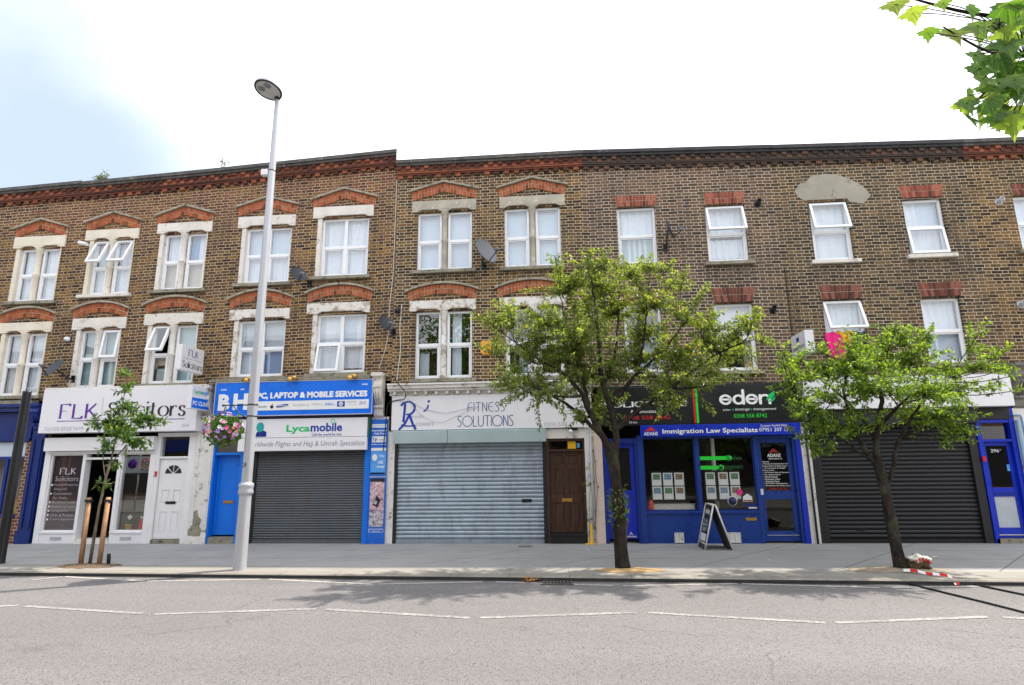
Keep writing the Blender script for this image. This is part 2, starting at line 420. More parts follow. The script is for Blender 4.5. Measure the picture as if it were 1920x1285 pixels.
def paving():
    m, t = new_mat('paving')
    p = t.pos(); x, y, z = t.sep(p)
    big = t.noise(.8, 5, .65)
    c = t.mix(t.maprange(big, .3, .7), (.30, .296, .293), (.365, .358, .352))
    fi = t.noise(70, 4, .7)
    c = t.mix(1.0, c, t.ramp(fi, [(.25, (.74, .74, .74)), (.75, (1.2, 1.2, 1.2))]), 'MULTIPLY')
    # faint sawn joints and old trench scars
    def joint(v, pitch, wd):
        f = t.m('FRACT', t.m('DIVIDE', v, pitch))
        return t.m('LESS_THAN', t.m('MULTIPLY', f, pitch), wd)
    wob = t.m('MULTIPLY', t.noise(1.5, 2), .03)
    j = t.m('MAXIMUM', joint(t.m('ADD', t.m('SUBTRACT', x, t.m('MULTIPLY', y, .9)), wob), 2.35, .03), joint(t.m('ADD', y, wob), 1.05, .022))
    c = t.mix(t.m('MULTIPLY', j, .7), c, (.07, .068, .068))
    st = t.noise(2.6, 6, .75)
    c = t.mix(t.maprange(st, .56, .74, 0, .55), c, (.13, .128, .126))
    sp = t.noise(16, 2, .5)
    c = t.mix(t.maprange(sp, .73, .76, 0, .8), c, (.40, .39, .37))
    # warmer jointed flags along the kerb
    fk = t.maprange(t.m('ADD', y, t.m('MULTIPLY', x, .0265)), -3.16, -3.13, 1, 0)
    fl = t.mix(t.maprange(t.noise(1.3, 5, .6), .3, .7), (.25, .234, .212), (.315, .294, .265))
    fl = t.mix(1.0, fl, t.ramp(fi, [(.25, (.82, .82, .82)), (.75, (1.15, 1.15, 1.15))]), 'MULTIPLY')
    fl = t.mix(t.m('MULTIPLY', joint(t.m('ADD', x, wob), .92, .012), .5), fl, (.14, .125, .10))
    c = t.mix(fk, c, fl)
    t.surf(c, .85, 0, t.bump(fi, .25, .006), .3)
paving()
def kerbm():
    m, t = new_mat('kerbstone')
    p = t.pos(); x, y, z = t.sep(p)
    fi = t.noise(55, 4, .7)
    c = t.mix(t.maprange(t.noise(1.7, 5, .6), .3, .7), (.22, .20, .175), (.30, .275, .24))
    c = t.mix(1.0, c, t.ramp(fi, [(.25, (.7, .7, .7)), (.75, (1.25, 1.25, 1.25))]), 'MULTIPLY')
    f = t.m('LESS_THAN', t.m('FRACT', t.m('DIVIDE', x, .91)), .014)
    c = t.mix(t.m('MULTIPLY', f, .6), c, (.06, .055, .05))
    t.surf(c, .8, 0, t.bump(fi, .3, .006), .3)
kerbm()
def worn(name, col, under, amt):
    m, t = new_mat(name)
    w_ = t.noise(19, 6, .75)
    w2 = t.noise(2.0, 3, .6)
    k = t.maprange(t.m('ADD', w_, t.m('MULTIPLY', w2, .35)), .60 + amt, .82 + amt)
    t.surf(t.mix(k, col, under), .7, 0, None, .3)
worn('road_paint', (.42, .40, .385), (.19, .178, .175), -.06)
worn('road_paint_worn', (.46, .43, .40), (.20, .185, .18), .02)
paint('kerb_shade_grime', (.045, .043, .042), .9, .3, (.12, .11, .10), .02, 6.0)  # shade of the kerb face painted in, together with tyre grime

# ------------------------------------------------------------------ mesh building
class MB:
    def __init__(s): s.v = []; s.f = []; s.sm = []
    def add(s, verts, faces, smooth=False):
        b = len(s.v); s.v += [tuple(p) for p in verts]
        for f in faces: s.f.append([b + i for i in f]); s.sm.append(smooth)
        return s
    def box(s, x0, x1, y0, y1, z0, z1, shear=0.0):
        """axis-aligned box; shear raises z with x (for stepped, slightly sloping terraces)"""
        def q(x, y, z): return (x, y, z + shear * (x - x0))
        return s.add([q(x0, y0, z0), q(x1, y0, z0), q(x1, y1, z0), q(x0, y1, z0), q(x0, y0, z1), q(x1, y0, z1), q(x1, y1, z1), q(x0, y1, z1)],
                     [(3, 2, 1, 0), (4, 5, 6, 7), (0, 1, 5, 4), (1, 2, 6, 5), (2, 3, 7, 6), (3, 0, 4, 7)])
    def quad(s, a, b, c, d): return s.add([a, b, c, d], [(0, 1, 2, 3)])
    def prism(s, poly, y0, y1):
        """poly = counter-clockwise (x, z) outline as seen from the street; extruded from y0 (front) to y1"""
        n = len(poly)
        v = [(x, y0, z) for x, z in poly] + [(x, y1, z) for x, z in poly]
        f = [tuple(range(n)), tuple(range(2 * n - 1, n - 1, -1))] + [(i, n + i, n + (i + 1) % n, (i + 1) % n) for i in range(n)]
        return s.add(v, f)
    def frame(s, x0, x1, y0, y1, z0, z1, t, tb=None):
        """four bars butted end to end"""
        tb = tb or t
        s.box(x0, x0 + t, y0, y1, z0, z1); s.box(x1 - t, x1, y0, y1, z0, z1)
        s.box(x0 + t, x1 - t, y0, y1, z0, z0 + tb); s.box(x0 + t, x1 - t, y0, y1, z1 - t, z1)
        return s
    def tube(s, pts, radii, n=8, cap=True):
        pts = [Vector(p) for p in pts]
        if not isinstance(radii, (list, tuple)): radii = [radii] * len(pts)
        b = len(s.v); prev = None
        for i, p in enumerate(pts):
            d = (pts[min(i + 1, len(pts) - 1)] - pts[max(i - 1, 0)])
            if d.length < 1e-9: d = Vector((0, 0, 1))
            d.normalize()
            if prev is None: u = d.orthogonal().normalized()
            else:
                u = prev - d * prev.dot(d)
                u = u.normalized() if u.length > 1e-6 else d.orthogonal().normalized()
            prev = u; w_ = d.cross(u)
            for k in range(n):
                a = 2 * math.pi * k / n
                s.v.append(tuple(p + (u * math.cos(a) + w_ * math.sin(a)) * radii[i]))
        for i in range(len(pts) - 1):
            for k in range(n):
                s.f.append([b + i * n + k, b + i * n + (k + 1) % n, b + (i + 1) * n + (k + 1) % n, b + (i + 1) * n + k]); s.sm.append(True)
        if cap:
            s.f.append([b + k for k in range(n - 1, -1, -1)]); s.sm.append(False)
            s.f.append([b + (len(pts) - 1) * n + k for k in range(n)]); s.sm.append(False)
        return s
    def lathe(s, c, prof, n=20, axis=(0, 0, 1)):
        """prof = [(radius, height)...] about an axis through c"""
        c = Vector(c); d = Vector(axis).normalized(); u = d.orthogonal().normalized(); w_ = d.cross(u)
        b = len(s.v)
        for r, h in prof:
            for k in range(n):
                a = 2 * math.pi * k / n
                s.v.append(tuple(c + d * h + (u * math.cos(a) + w_ * math.sin(a)) * max(r, 1e-4)))
        for i in range(len(prof) - 1):
            for k in range(n):
                s.f.append([b + i * n + k, b + i * n + (k + 1) % n, b + (i + 1) * n + (k + 1) % n, b + (i + 1) * n + k]); s.sm.append(True)
        return s
    def ball(s, c, r, n=10, m=6, sq=(1, 1, 1)):
        pr = [(math.sin(math.pi * i / m), -math.cos(math.pi * i / m)) for i in range(m + 1)]
        b = len(s.v); s.lathe((0, 0, 0), [(a * r, h * r) for a, h in pr], n)
        for i in range(b, len(s.v)):
            v = s.v[i]; s.v[i] = (c[0] + v[0] * sq[0], c[1] + v[1] * sq[1], c[2] + v[2] * sq[2])
        return s
    def build(s, name, mat, parent=None, bevel=0.0, origin=None):
        me = bpy.data.meshes.new(name)
        o_ = Vector((0, 0, 0))
        if parent is None and s.v:
            if origin is None:
                xs = [p[0] for p in s.v]; ys = [p[1] for p in s.v]; zs = [p[2] for p in s.v]
                o_ = Vector(((min(xs) + max(xs)) / 2, (min(ys) + max(ys)) / 2, min(zs)))
            else: o_ = Vector(origin)
        me.from_pydata([tuple(Vector(p) - o_) for p in s.v] if o_.length else s.v, [], s.f)
        me.polygons.foreach_set('use_smooth', s.sm)
        me.materials.append(MATS[mat] if isinstance(mat, str) else mat)
        me.update()
        ob = bpy.data.objects.new(name, me); COL.objects.link(ob)
        if parent is not None:
            ob.parent = parent
            if parent.parent is None: ob.location = -Vector(parent.location)
        else: ob.location = o_
        if bevel:
            b = ob.modifiers.new('bevel', 'BEVEL'); b.width = bevel; b.segments = 2; b.limit_method = 'ANGLE'
        return ob

def thing(name, label, cat, loc, group=None):
    o = bpy.data.objects.new(name, None); COL.objects.link(o); o.location = loc; o.empty_display_size = .2
    return tag(o, label, cat, group)
def tag(o, label, cat, group=None):
    o['label'] = label; o['category'] = cat
    if group: o['group'] = group
    return o
def struct(o, kind='structure'):
    o['kind'] = kind; return o

# ------------------------------------------------------------------ lettering
def place(me_v, faces, box, fn, name, mat, parent):
    xs = [v[0] for v in me_v]; ys = [v[1] for v in me_v]
    x0, x1, y0, y1 = min(xs), max(xs), min(ys), max(ys)
    b0, b1, c0, c1 = box
    if b1 is None: b1 = b0 + (x1 - x0) * (c1 - c0) / (y1 - y0)
    mb = MB()
    mb.add([fn(b0 + (v[0] - x0) / max(x1 - x0, 1e-6) * (b1 - b0), c0 + (v[1] - y0) / max(y1 - y0, 1e-6) * (c1 - c0), v[2] if len(v) > 2 else 0) for v in me_v], faces)
    return mb.build(name, mat, parent)

def front(y): return lambda u, v, d=0: (u, y - d, v)

def text(body, box, y, mat, parent, bold=0.0, shear=0.0, fn=None, name='lettering', spacing=1.0, line=1.0):
    """box = (x0, x1, z0, z1) of the ink; built-in font turned into a mesh"""
    c = bpy.data.curves.new('lettering', 'FONT'); c.body = body; c.offset = bold; c.shear = shear; c.resolution_u = 2
    c.space_character = spacing; c.space_line = line; c.fill_mode = 'FRONT'
    o = bpy.data.objects.new('lettering', c); me = bpy.data.meshes.new_from_object(o)
    v = [(p.co.x, p.co.y) for p in me.vertices]; f = [list(p.vertices) for p in me.polygons]
    bpy.data.objects.remove(o); bpy.data.curves.remove(c); bpy.data.meshes.remove(me)
    return place(v, f, box, fn or front(y), name, mat, parent)

def arc(cx, cy, rx, ry, a0, a1, n=18):
    return [(cx + rx * math.cos(R(a0 + (a1 - a0) * i / n)), cy + ry * math.sin(R(a0 + (a1 - a0) * i / n))) for i in range(n + 1)]
def spl(pts, k=5):
    """Catmull-Rom through points"""
    P = [pts[0]] + list(pts) + [pts[-1]]; out = []
    for i in range(1, len(P) - 2):
        for j in range(k):
            t = j / k; a, b, c, d = P[i - 1], P[i], P[i + 1], P[i + 2]
            out.append(tuple(.5 * (2 * b[q] + (c[q] - a[q]) * t + (2 * a[q] - 5 * b[q] + 4 * c[q] - d[q]) * t * t + (3 * b[q] - a[q] - 3 * c[q] + d[q]) * t ** 3) for q in range(len(b))))
    out.append(pts[-1]); return out
S_ = spl([(.50, .80), (.46, .93), (.30, 1), (.13, .94), (.06, .77), (.14, .61), (.30, .52), (.46, .42), (.54, .25), (.46, .07), (.28, 0), (.10, .06), (.03, .22)])
s_ = [(x * .68, y * .68) for x, y in S_]
GL = {
 'F': [[(0, 0), (0, 1)], [(0, 1), (.56, 1), (.56, .86)], [(0, .52), (.40, .52)]],
 'L': [[(0, 0), (0, 1)], [(0, 0), (.56, 0), (.56, .16)]],
 'K': [[(0, 0), (0, 1)], [(0, .36), (.56, 1)], [(.17, .56), (.64, 0)]],
 'S': [S_], 's': [s_],
 'O': [arc(.46, .5, .46, .5, 0, 360, 30)], 'C': [arc(.46, .5, .46, .5, 40, 322, 26)],
 'I': [[(0, 0), (0, 1)]], 'T': [[(.38, 0), (.38, 1)], [(0, .86), (0, 1), (.76, 1), (.76, .86)]],
 'R': [[(0, 0), (0, 1)], [(0, 1)] + arc(.28, .76, .26, .24, 90, -90, 12) + [(0, .52)], [(.26, .52), (.64, 0)]],
 'N': [[(0, 0), (0, 1)], [(0, 1), (.62, 0)], [(.62, 0), (.62, 1)]],
 'o': [arc(.30, .34, .30, .34, 0, 360, 24)], 'c': [arc(.30, .34, .30, .34, 45, 318, 20)],
 'l': [[(0, 0), (0, 1.04)]], 'i': [[(0, 0), (0, .68)], [(-.005, .90), (-.005, 1.0)]],
 't': [spl([(.12, .92), (.12, .5), (.12, .12), (.2, 0), (.34, .05)])], 'tbar': [],
 'r': [[(0, 0), (0, .68)], spl([(0, .42), (.10, .60), (.24, .68), (.36, .62)])],
 # thin deco capitals
 'dF': [[(.08, 0)] + spl([(.10, .3), (.12, .62), (.2, .88), (.42, 1), (.6, .98)]), [(0, .42), (.62, .50)]],
 'dI': [[(0, 0), (0, 1)]], 'dT': [[(.3, 0), (.3, 1)], [(0, 1), (.6, 1)]],
 'dN': [[(0, 0), (0, 1)], [(0, 1), (.46, 0)], [(.46, 0), (.46, 1)]],
 'dE': [arc(.5, .5, .48, .5, 75, 285, 18), [(.04, .5), (.5, .5)]],
 'dS': [spl([(.44, .94), (.25, 1), (.06, .88), (.10, .68), (.34, .42), (.40, .18), (.24, 0), (0, .05)])],
 'dO': [arc(.5, .5, .5, .5, 0, 360, 30)], 'dL': [[(0, 1), (0, 0), (.40, 0)]],
 'dU': [[(0, 1)] + arc(.26, .26, .26, .26, 180, 360, 14) + [(.52, 1)]],
 # heavy rounded lower case
 'be': [[(.06, .36), (.58, .36)] + arc(.33, .35, .27, .31, 0, 325, 26)],
 'bd': [arc(.33, .34, .26, .30, 0, 360, 26), [(.60, .04), (.60, 1.02)]],
 'bn': [[(.05, .02), (.05, .62)], [(.05, .36)] + arc(.31, .36, .26, .27, 180, 0, 14) + [(.57, .02)]],
}
GL['t'] = [GL['t'][0], [(-.06, .68), (.34, .68)]]
del GL['tbar']

def ribbon(pts, wf, z):
    closed = len(pts) > 3 and math.dist(pts[0], pts[-1]) < 1e-6
    n = len(pts); L = []; Rr = []
    for i in range(n):
        a = pts[i - 1] if i else (pts[-2] if closed else pts[0])
        c = pts[i + 1] if i < n - 1 else (pts[1] if closed else pts[-1])
        b = pts[i]
        d1 = (b[0] - a[0], b[1] - a[1]); d2 = (c[0] - b[0], c[1] - b[1])
        l1 = math.hypot(*d1) or 1e-9; l2 = math.hypot(*d2) or 1e-9
        if not i and not closed: d1, l1 = d2, l2
        if i == n - 1 and not closed: d2, l2 = d1, l1
        t = (d1[0] / l1 + d2[0] / l2, d1[1] / l1 + d2[1] / l2); tl = math.hypot(*t) or 1e-9; t = (t[0] / tl, t[1] / tl)
        nx, ny = -t[1], t[0]
        cs = max(.5, abs(nx * (-d2[1] / l2) + ny * (d2[0] / l2)))
        h = wf(t) / 2 / cs
        L.append((b[0] + nx * h, b[1] + ny * h, z)); Rr.append((b[0] - nx * h, b[1] - ny * h, z))
    return L + Rr, [(i, n + i, n + i + 1, i + 1) for i in range(n - 1)]

def strokes(keys, box, y, mat, parent, thick=.16, thin=.05, serif=0.0, gap=.2, fn=None, name='lettering', space=.4, caps=False, shear=0.0):
    """lettering drawn with a broad pen: thick down-strokes, thin cross-strokes, optional serifs; one mesh"""
    V = []; F = []; x = 0; k = 0
    for g in keys:
        if g == ' ': x += space; continue
        ss = GL[g]; xs = [p[0] for st in ss for p in st]; off = x - min(xs)
        for st in ss:
            q = [(p[0] + off + shear * p[1], p[1]) for p in st]
            wf = lambda t: thin + (thick - thin) * abs(t[1]) ** 1.3
            v, f = ribbon(q, wf, k * .0003); k += 1
            b = len(V); V += v; F += [[b + i for i in ff] for ff in f]
            if caps:
                for e in (q[0], q[-1]):
                    b = len(V); z_ = k * .0003; k += 1
                    V += [(e[0] + thick / 2 * math.cos(a * math.pi / 7), e[1] + thick / 2 * math.sin(a * math.pi / 7), z_) for a in range(14)]; F.append([b + i for i in range(14)])
            if serif:
                for e, o in ((q[0], q[1]), (q[-1], q[-2])):
                    dx_, dy_ = o[0] - e[0], o[1] - e[1]
                    if abs(dy_) > 4 * abs(dx_) and min(abs(e[1] - h) for h in (0, .68, 1, 1.04)) < .01 and math.hypot(dx_, dy_) > .3:
                        b = len(V); z_ = k * .0003; k += 1; hh = thin * .9
                        y0 = e[1] if dy_ > 0 else e[1] - hh
                        lft = serif; rgt = serif if not (dy_ < 0 and g in 'lir') else thick * .45
                        V += [(e[0] - lft, y0, z_), (e[0] + rgt, y0, z_), (e[0] + rgt, y0 + hh, z_), (e[0] - lft, y0 + hh, z_)]; F.append([b, b + 1, b + 2, b + 3])
        x += max(xs) - min(xs) + gap
    return place(V, F, box, fn or front(y), name, mat, parent)

# ------------------------------------------------------------------ ground
KERB = lambda x: -3.93 - .0265 * x           # front edge of the kerb
ROADZ = -.058
g = MB()
g.add([(-400, -9.6, ROADZ), (400, -9.6, ROADZ), (400, KERB(400), ROADZ), (-30, KERB(-30), ROADZ), (-400, KERB(-400) if KERB(-400) < 9 else 6.6, ROADZ)], [(0, 1, 2, 3, 4)])
g = MB()
xs = [-140, -60, -30, -15, 0, 15, 30, 60]
for a, b in zip(xs, xs[1:]):
    g.quad((a, -9.6, ROADZ), (b, -9.6, ROADZ), (b, KERB(b) + .02, ROADZ), (a, KERB(a) + .02, ROADZ))
struct(g.build('road', 'asphalt'))
g = MB()
for a, b in zip(xs[1:], xs[2:]):
    g.quad((a, KERB(a) + .26, 0), (b, KERB(b) + .26, 0), (b, 3.2, 0), (a, 3.2, 0))
struct(g.build('pavement', 'paving'))
g = MB()
for a, b in zip(xs[1:], xs[2:]):
    v = []
    for x in (a, b):
        k = KERB(x); v += [(x, k, ROADZ - .1), (x, k, -.012), (x, k + .015, .003), (x, k + .258, .003), (x, k + .258, -.1)]
    g.add(v, [(5, 6, 1, 0), (6, 7, 2, 1), (7, 8, 3, 2), (8, 9, 4, 3)])
struct(g.build('kerb', 'kerbstone'))
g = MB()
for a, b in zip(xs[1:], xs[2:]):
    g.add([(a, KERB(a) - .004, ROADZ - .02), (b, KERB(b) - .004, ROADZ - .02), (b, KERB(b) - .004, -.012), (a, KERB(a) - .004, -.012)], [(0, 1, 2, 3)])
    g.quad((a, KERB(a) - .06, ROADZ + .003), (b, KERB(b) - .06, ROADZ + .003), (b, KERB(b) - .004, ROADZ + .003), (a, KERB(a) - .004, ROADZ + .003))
struct(g.build('kerb_shade_gutter', 'kerb_shade_grime'))  # dark strip painting the shaded kerb face and the dirty gutter
g = MB(); g.box(-140, 60, -9.75, -9.6, -.2, .06); struct(g.build('opposite_kerb', 'kerbstone'))
g = MB(); g.quad((-140, -19, .05), (60, -19, .05), (60, -9.75, .05), (-140, -9.75, .05)); struct(g.build('opposite_pavement', 'paving'))
g = MB(); g.quad((-600, -600, -.25), (600, -600, -.25), (600, 600, -.25), (-600, 600, -.25)); struct(g.build('ground', 'soil'))

def stripe(a, b, wd=.085, mat='road_paint'):
    a = Vector((*a, 0)); b = Vector((*b, 0)); d = (b - a).normalized(); n = Vector((-d.y, d.x, 0)) * wd / 2
    z = Vector((0, 0, ROADZ + .004))
    mb = MB(); N = max(2, int((b - a).length / .4))
    for i in range(N):
        p = a + (b - a) * i / N; q = a + (b - a) * (i + 1) / N
        mb.quad(p - n + z, q - n + z, q + n + z, p + n + z)
    return struct(mb.build('road_marking', mat))
zz = [(-8.9, -6.1), (-7.05, -5.78), (-6.91, -5.81), (-5.11, -6.12), (-4.93, -6.14), (-3.09, -5.8), (-2.96, -5.82), (-1.14, -6.16), (-1.02, -6.15), (.75, -5.83), (.89, -5.83), (2.71, -6.2), (2.81, -6.2), (4.55, -5.87), (4.69, -5.89), (6.5, -6.2)]
for i in range(0, len(zz), 2): stripe(zz[i], zz[i + 1])
kz = [(-8.49, -4.08), (-8.24, -3.78), (-8.2, -3.78), (-6.59, -4.1), (-6.51, -4.12), (-4.8, -3.92), (-4.67, -3.91), (-2.93, -4.25), (-2.81, -4.25), (-1.29, -4.03), (-1.09, -4.03), (.62, -4.25), (.75, -4.27), (2.39, -4.06), (2.45, -4.07), (4.22, -4.29), (4.36, -4.29), (5.63, -4.14)]
for i in range(0, len(kz), 2): stripe(kz[i], kz[i + 1], .075, 'road_paint_worn')

def tree_pit(cx, cy, rx, ry, mat, name, seed):
    rnd = random.Random(seed); mb = MB(); n = 26
    ring = [(cx + rx * math.cos(2 * math.pi * i / n) * rnd.uniform(.75, 1.1), cy + ry * math.sin(2 * math.pi * i / n) * rnd.uniform(.75, 1.1), .0045) for i in range(n)]
    mid = [(cx + (p[0] - cx) * .5, cy + (p[1] - cy) * .5, .02 + rnd.random() * .015) for p in ring]
    mb.add(ring + mid + [(cx, cy, .035)], [(i, (i + 1) % n, n + (i + 1) % n, n + i) for i in range(n)] + [(n + i, n + (i + 1) % n, 2 * n) for i in range(n)])
    return struct(mb.build(name, mat))
tree_pit(-8.4, -3.08, .62, .30, 'soil', 'bare_earth', 1)
tree_pit(.92, -3.33, .58, .24, 'sand', 'sandy_earth', 2)
tree_pit(5.05, -3.22, .80, .30, 'tan_grit', 'gritty_earth', 3)

# ------------------------------------------------------------------ terrace
HOUSES = 'brick terraced houses with shops below'
def wall_mesh(x0, x1, zb, t0, t1, holes, y=0.0, depth=.26):
    """front skin with window openings and their reveals; sloping top from t0 (at x0) to t1"""
    mb = MB()
    xs = sorted({x0, x1, *[h[0] for h in holes], *[h[1] for h in holes]})
    zs = sorted({zb, *[h[2] for h in holes], *[h[3] for h in holes]})
    top = lambda x: t0 + (t1 - t0) * (x - x0) / (x1 - x0)
    for i in range(len(xs) - 1):
        a, b = xs[i], xs[i + 1]
        for j in range(len(zs)):
            c = zs[j]; d0, d1 = (zs[j + 1],) * 2 if j < len(zs) - 1 else (top(a), top(b))
            if any(h[0] - 1e-6 <= a and b <= h[1] + 1e-6 and h[2] - 1e-6 <= c and d0 <= h[3] + 1e-6 for h in holes): continue
            mb.quad((a, y, c), (b, y, c), (b, y, d1), (a, y, d0))
    for a, b, c, d in holes:
        mb.quad((a, y, c), (a, y + depth, c), (a, y + depth, d), (a, y, d))
        mb.quad((b, y + depth, c), (b, y, c), (b, y, d), (b, y + depth, d))
        mb.quad((a, y, d), (a, y + depth, d), (b, y + depth, d), (b, y, d))
        mb.quad((a, y + depth, c), (a, y, c), (b, y, c), (b, y + depth, c))
    return mb, top

def curtain(mb, x0, x1, z0, z1, y, folds, amp=.018):
    n = max(2, folds * 6) if folds else 1
    for i in range(n):
        a = x0 + (x1 - x0) * i / n; b = x0 + (x1 - x0) * (i + 1) / n
        ya = y + (amp * math.sin(i * 2 * math.pi / 6) if folds else 0); yb = y + (amp * math.sin((i + 1) * 2 * math.pi / 6) if folds else 0)
        mb.quad((a, ya, z0), (b, yb, z0), (b, yb, z1), (a, ya, z1))

def open_sash(win, x0, x1, z0, z1, ang, y=.06, t=.055, pane='glass'):
    """top-hung light pushed out at the bottom"""
    fr = MB().frame(x0, x1, -.03, .03, z0 - z1, 0, t); pn = MB()
    pn.quad((x0 + t, 0, z0 - z1 + t), (x1 - t, 0, z0 - z1 + t), (x1 - t, 0, -t), (x0 + t, 0, -t))
    c, s = math.cos(ang), math.sin(ang)
    for mb in (fr, pn): mb.v = [(x, y + yy * c + zz_ * s, z1 + zz_ * c - yy * s) for x, yy, zz_ in mb.v]
    fr.build('open_sash', 'upvc', win); pn.build('pane', pane, win)

def arch(win, kind, xa, xb, ze, za, mat, cop, th=.235, tall=None):
    """brick voussoir arch between xa and xb, outer edge at ze (ends) and za (crown), with a coping strip on top"""
    cx = (xa + xb) / 2; h = (xb - xa) / 2
    def out(x):
        u = abs(x - cx) / h
        return za - (za - ze) * (u if kind == 'gable' else u * u) if kind != 'flat' else za
    bk = MB(); back = MB(); N = max(9, int((xb - xa) / .079)); rnd = random.Random(int(xa * 100))
    rows = [(th - .004, th / 2 + .007), (th / 2 - .007, .008)]
    for i in range(N):
        for r, (lo, hi) in enumerate(rows):
            for half in ((0,) if (i + r) % 2 else (0,)):
                a = xa + (xb - xa) * i / N + .005; b = xa + (xb - xa) * (i + 1) / N - .005
                # splayed joints: bricks lean outwards
                sp = .16 if kind != 'flat' else .22
                def q(x, dz): return x + (x - cx) / h * (-dz) * sp * (1 if kind != 'gable' else .7)
                bk.prism([(q(a, lo), out(a) - lo), (q(b, lo), out(b) - lo), (q(b, hi), out(b) - hi), (q(a, hi), out(a) - hi)], -.034 - rnd.random() * .004, -.005)
    n = 14
    up = [(xb - (xb - xa) * i / n, out(xb - (xb - xa) * i / n) - .004) for i in range(n + 1)]
    ks = 1 - th * (.16 if kind == 'seg' else .22 if kind == 'flat' else .11) / h
    lo = [(cx + (xa + (xb - xa) * i / n - cx) * ks, out(xa + (xb - xa) * i / n) - th + .004) for i in range(n + 1)]
    back.prism(lo + up, -.026, .004)
    back.build('mortar_bed', 'mortar', win); bk.build('brick_arch', mat, win)
    if cop:
        cp = MB(); e = .05
        for i in range(n):
            a = xa - e + (xb - xa + 2 * e) * i / n; b = xa - e + (xb - xa + 2 * e) * (i + 1) / n
            A, B = out(a) , out(b)
            cp.prism([(a, A + .004), (b, B + .004), (b, B + .05), (a, A + .05)], -.10, 0)
        cp.build('arch_coping', cop, win)

def lintel(win, x0, x1, z0, z1, mat, opens):
    """stone lintel with a chamfered notch over each light"""
    mb = MB(); n = .055
    mb.box(x0, x1, -.05, .0, z0 + n, z1)
    prev = x0
    pts = sorted(opens)
    for a, b in pts:
        mb.box(prev, a, -.05, 0, z0, z0 + n) if a - prev > .01 else None
        mb.prism([(a, z0), (a + .12, z0 + n), (a, z0 + n)], -.05, 0)
        mb.prism([(b, z0), (b, z0 + n), (b - .12, z0 + n)], -.05, 0)
        prev = b
    if x1 - prev > .01: mb.box(prev, x1, -.05, 0, z0, z0 + n)
    mb.build('lintel', mat, win, bevel=.008)

def window(house, x0, x1, zs, zt, kind, stone='stone_cream', lint=None, a=None, curt=(), opens=(), sill='sill_stone', sillw=.1, jamb=.11, dark=False, tr=.5, glass='glass', yf=.07, arch_mat='arch_orange', cop='arch_cap'):
    """kind: pair (two lights and a stone colonnette), quad (one wide uPVC unit), single.  House > window > pieces"""
    fr = MB(); pn = MB(); t = .055
    spans = []
    if kind == 'pair':
        c = (x0 + x1) / 2; spans = [(x0 + jamb, c - .075), (c + .075, x1 - .03 if jamb > .05 else x1)]
    elif kind == 'quad': spans = [(x0 + jamb, x1)]
    else: spans = [(x0, x1)]
    lights = []
    for s0, s1 in spans:
        fr.frame(s0, s1, yf, yf + .07, zs, zt, t)
        cols = [(s0 + t, s1 - t)]
        if kind == 'quad':
            m_ = (s0 + s1) / 2; fr.box(m_ - .04, m_ + .04, yf - .003, yf + .067, zs + t, zt - t)
            cols = [(s0 + t, m_ - .04), (m_ + .04, s1 - t)]
        zm = zs + (zt - zs) * tr
        for c0, c1 in cols:
            fr.box(c0, c1, yf - .004, yf + .06, zm - .04, zm + .04)
            fr.frame(c0, c1, yf + .012, yf + .055, zs + t, zm - .04, .03)
            lights += [(c0, c1, zs + t, zm - .04), (c0, c1, zm + .04, zt - t)]
    win = fr.build('window', 'upvc', house, bevel=.006)
    opn = {}
    for idx, ang in opens: opn[idx] = ang
    for i, (c0, c1, z0, z1) in enumerate(lights):
        if i in opn: open_sash(win, c0 - .03, c1 + .03, z0 - .03, z1 + .03, opn[i], yf - .01)
        else: pn.quad((c0, yf + .035, z0), (c1, yf + .035, z0), (c1, yf + .035, z1), (c0, yf + .035, z1))
    if pn.f: pn.build('pane', glass, win)
    for c in curt:
        i, f0, f1, g0, g1, mat, folds = c
        c0, c1, z0, z1 = lights[i]; mb = MB()
        curtain(mb, c0 + (c1 - c0) * f0 - (.03 if f0 == 0 else 0), c0 + (c1 - c0) * f1 + (.03 if f1 == 1 else 0), z0 + (z1 - z0) * g0 - .04, z0 + (z1 - z0) * g1 + .04, yf + .14, folds)
        mb.build('curtain' if folds else 'blind_or_sky_sheet', mat, win)  # flat sheets: blinds and boards, plus pale blue ones painting reflected sky
    if kind != 'single':
        if jamb > .05:
            MB().box(x0, x0 + jamb, -.02, .20, zs, zt).build('stone_jamb', stone, win, bevel=.01)
            if kind == 'pair': MB().box(x1 - .03, x1, -.02, .20, zs, zt).build('stone_jamb', stone, win, bevel=.01)
    if kind == 'pair':
        c = (x0 + x1) / 2; cl = MB(); zm = zs + (zt - zs) * tr
        cl.lathe((c, .035, 0), [(.085, zs), (.085, zs + .05), (.066, zs + .09), (.064, zm - .05), (.082, zm - .03), (.082, zm + .03), (.064, zm + .05), (.060, zt - .16), (.085, zt - .12), (.092, zt - .06), (.10, zt - .05), (.10, zt)], 14)
        cl.box(c - .075, c + .075, .10, .19, zs, zt)
        cl.build('colonnette', stone, win)
    sl = MB(); sl.box(x0 - sillw, x1 + sillw, -.09, .20, zs - .085, zs - .002); sl.build('sill', sill, win, bevel=.01)
    if lint:
        lx0, lx1, lz = lint
        sp = spans if kind == 'pair' else [(spans[0][0], spans[0][1])]
        lintel(win, lx0, lx1, zt, lz, stone, sp)
    if a:
        arch(win, a[0], a[1], a[2], a[3], a[4], arch_mat, cop, *(a[5:]))
    return win

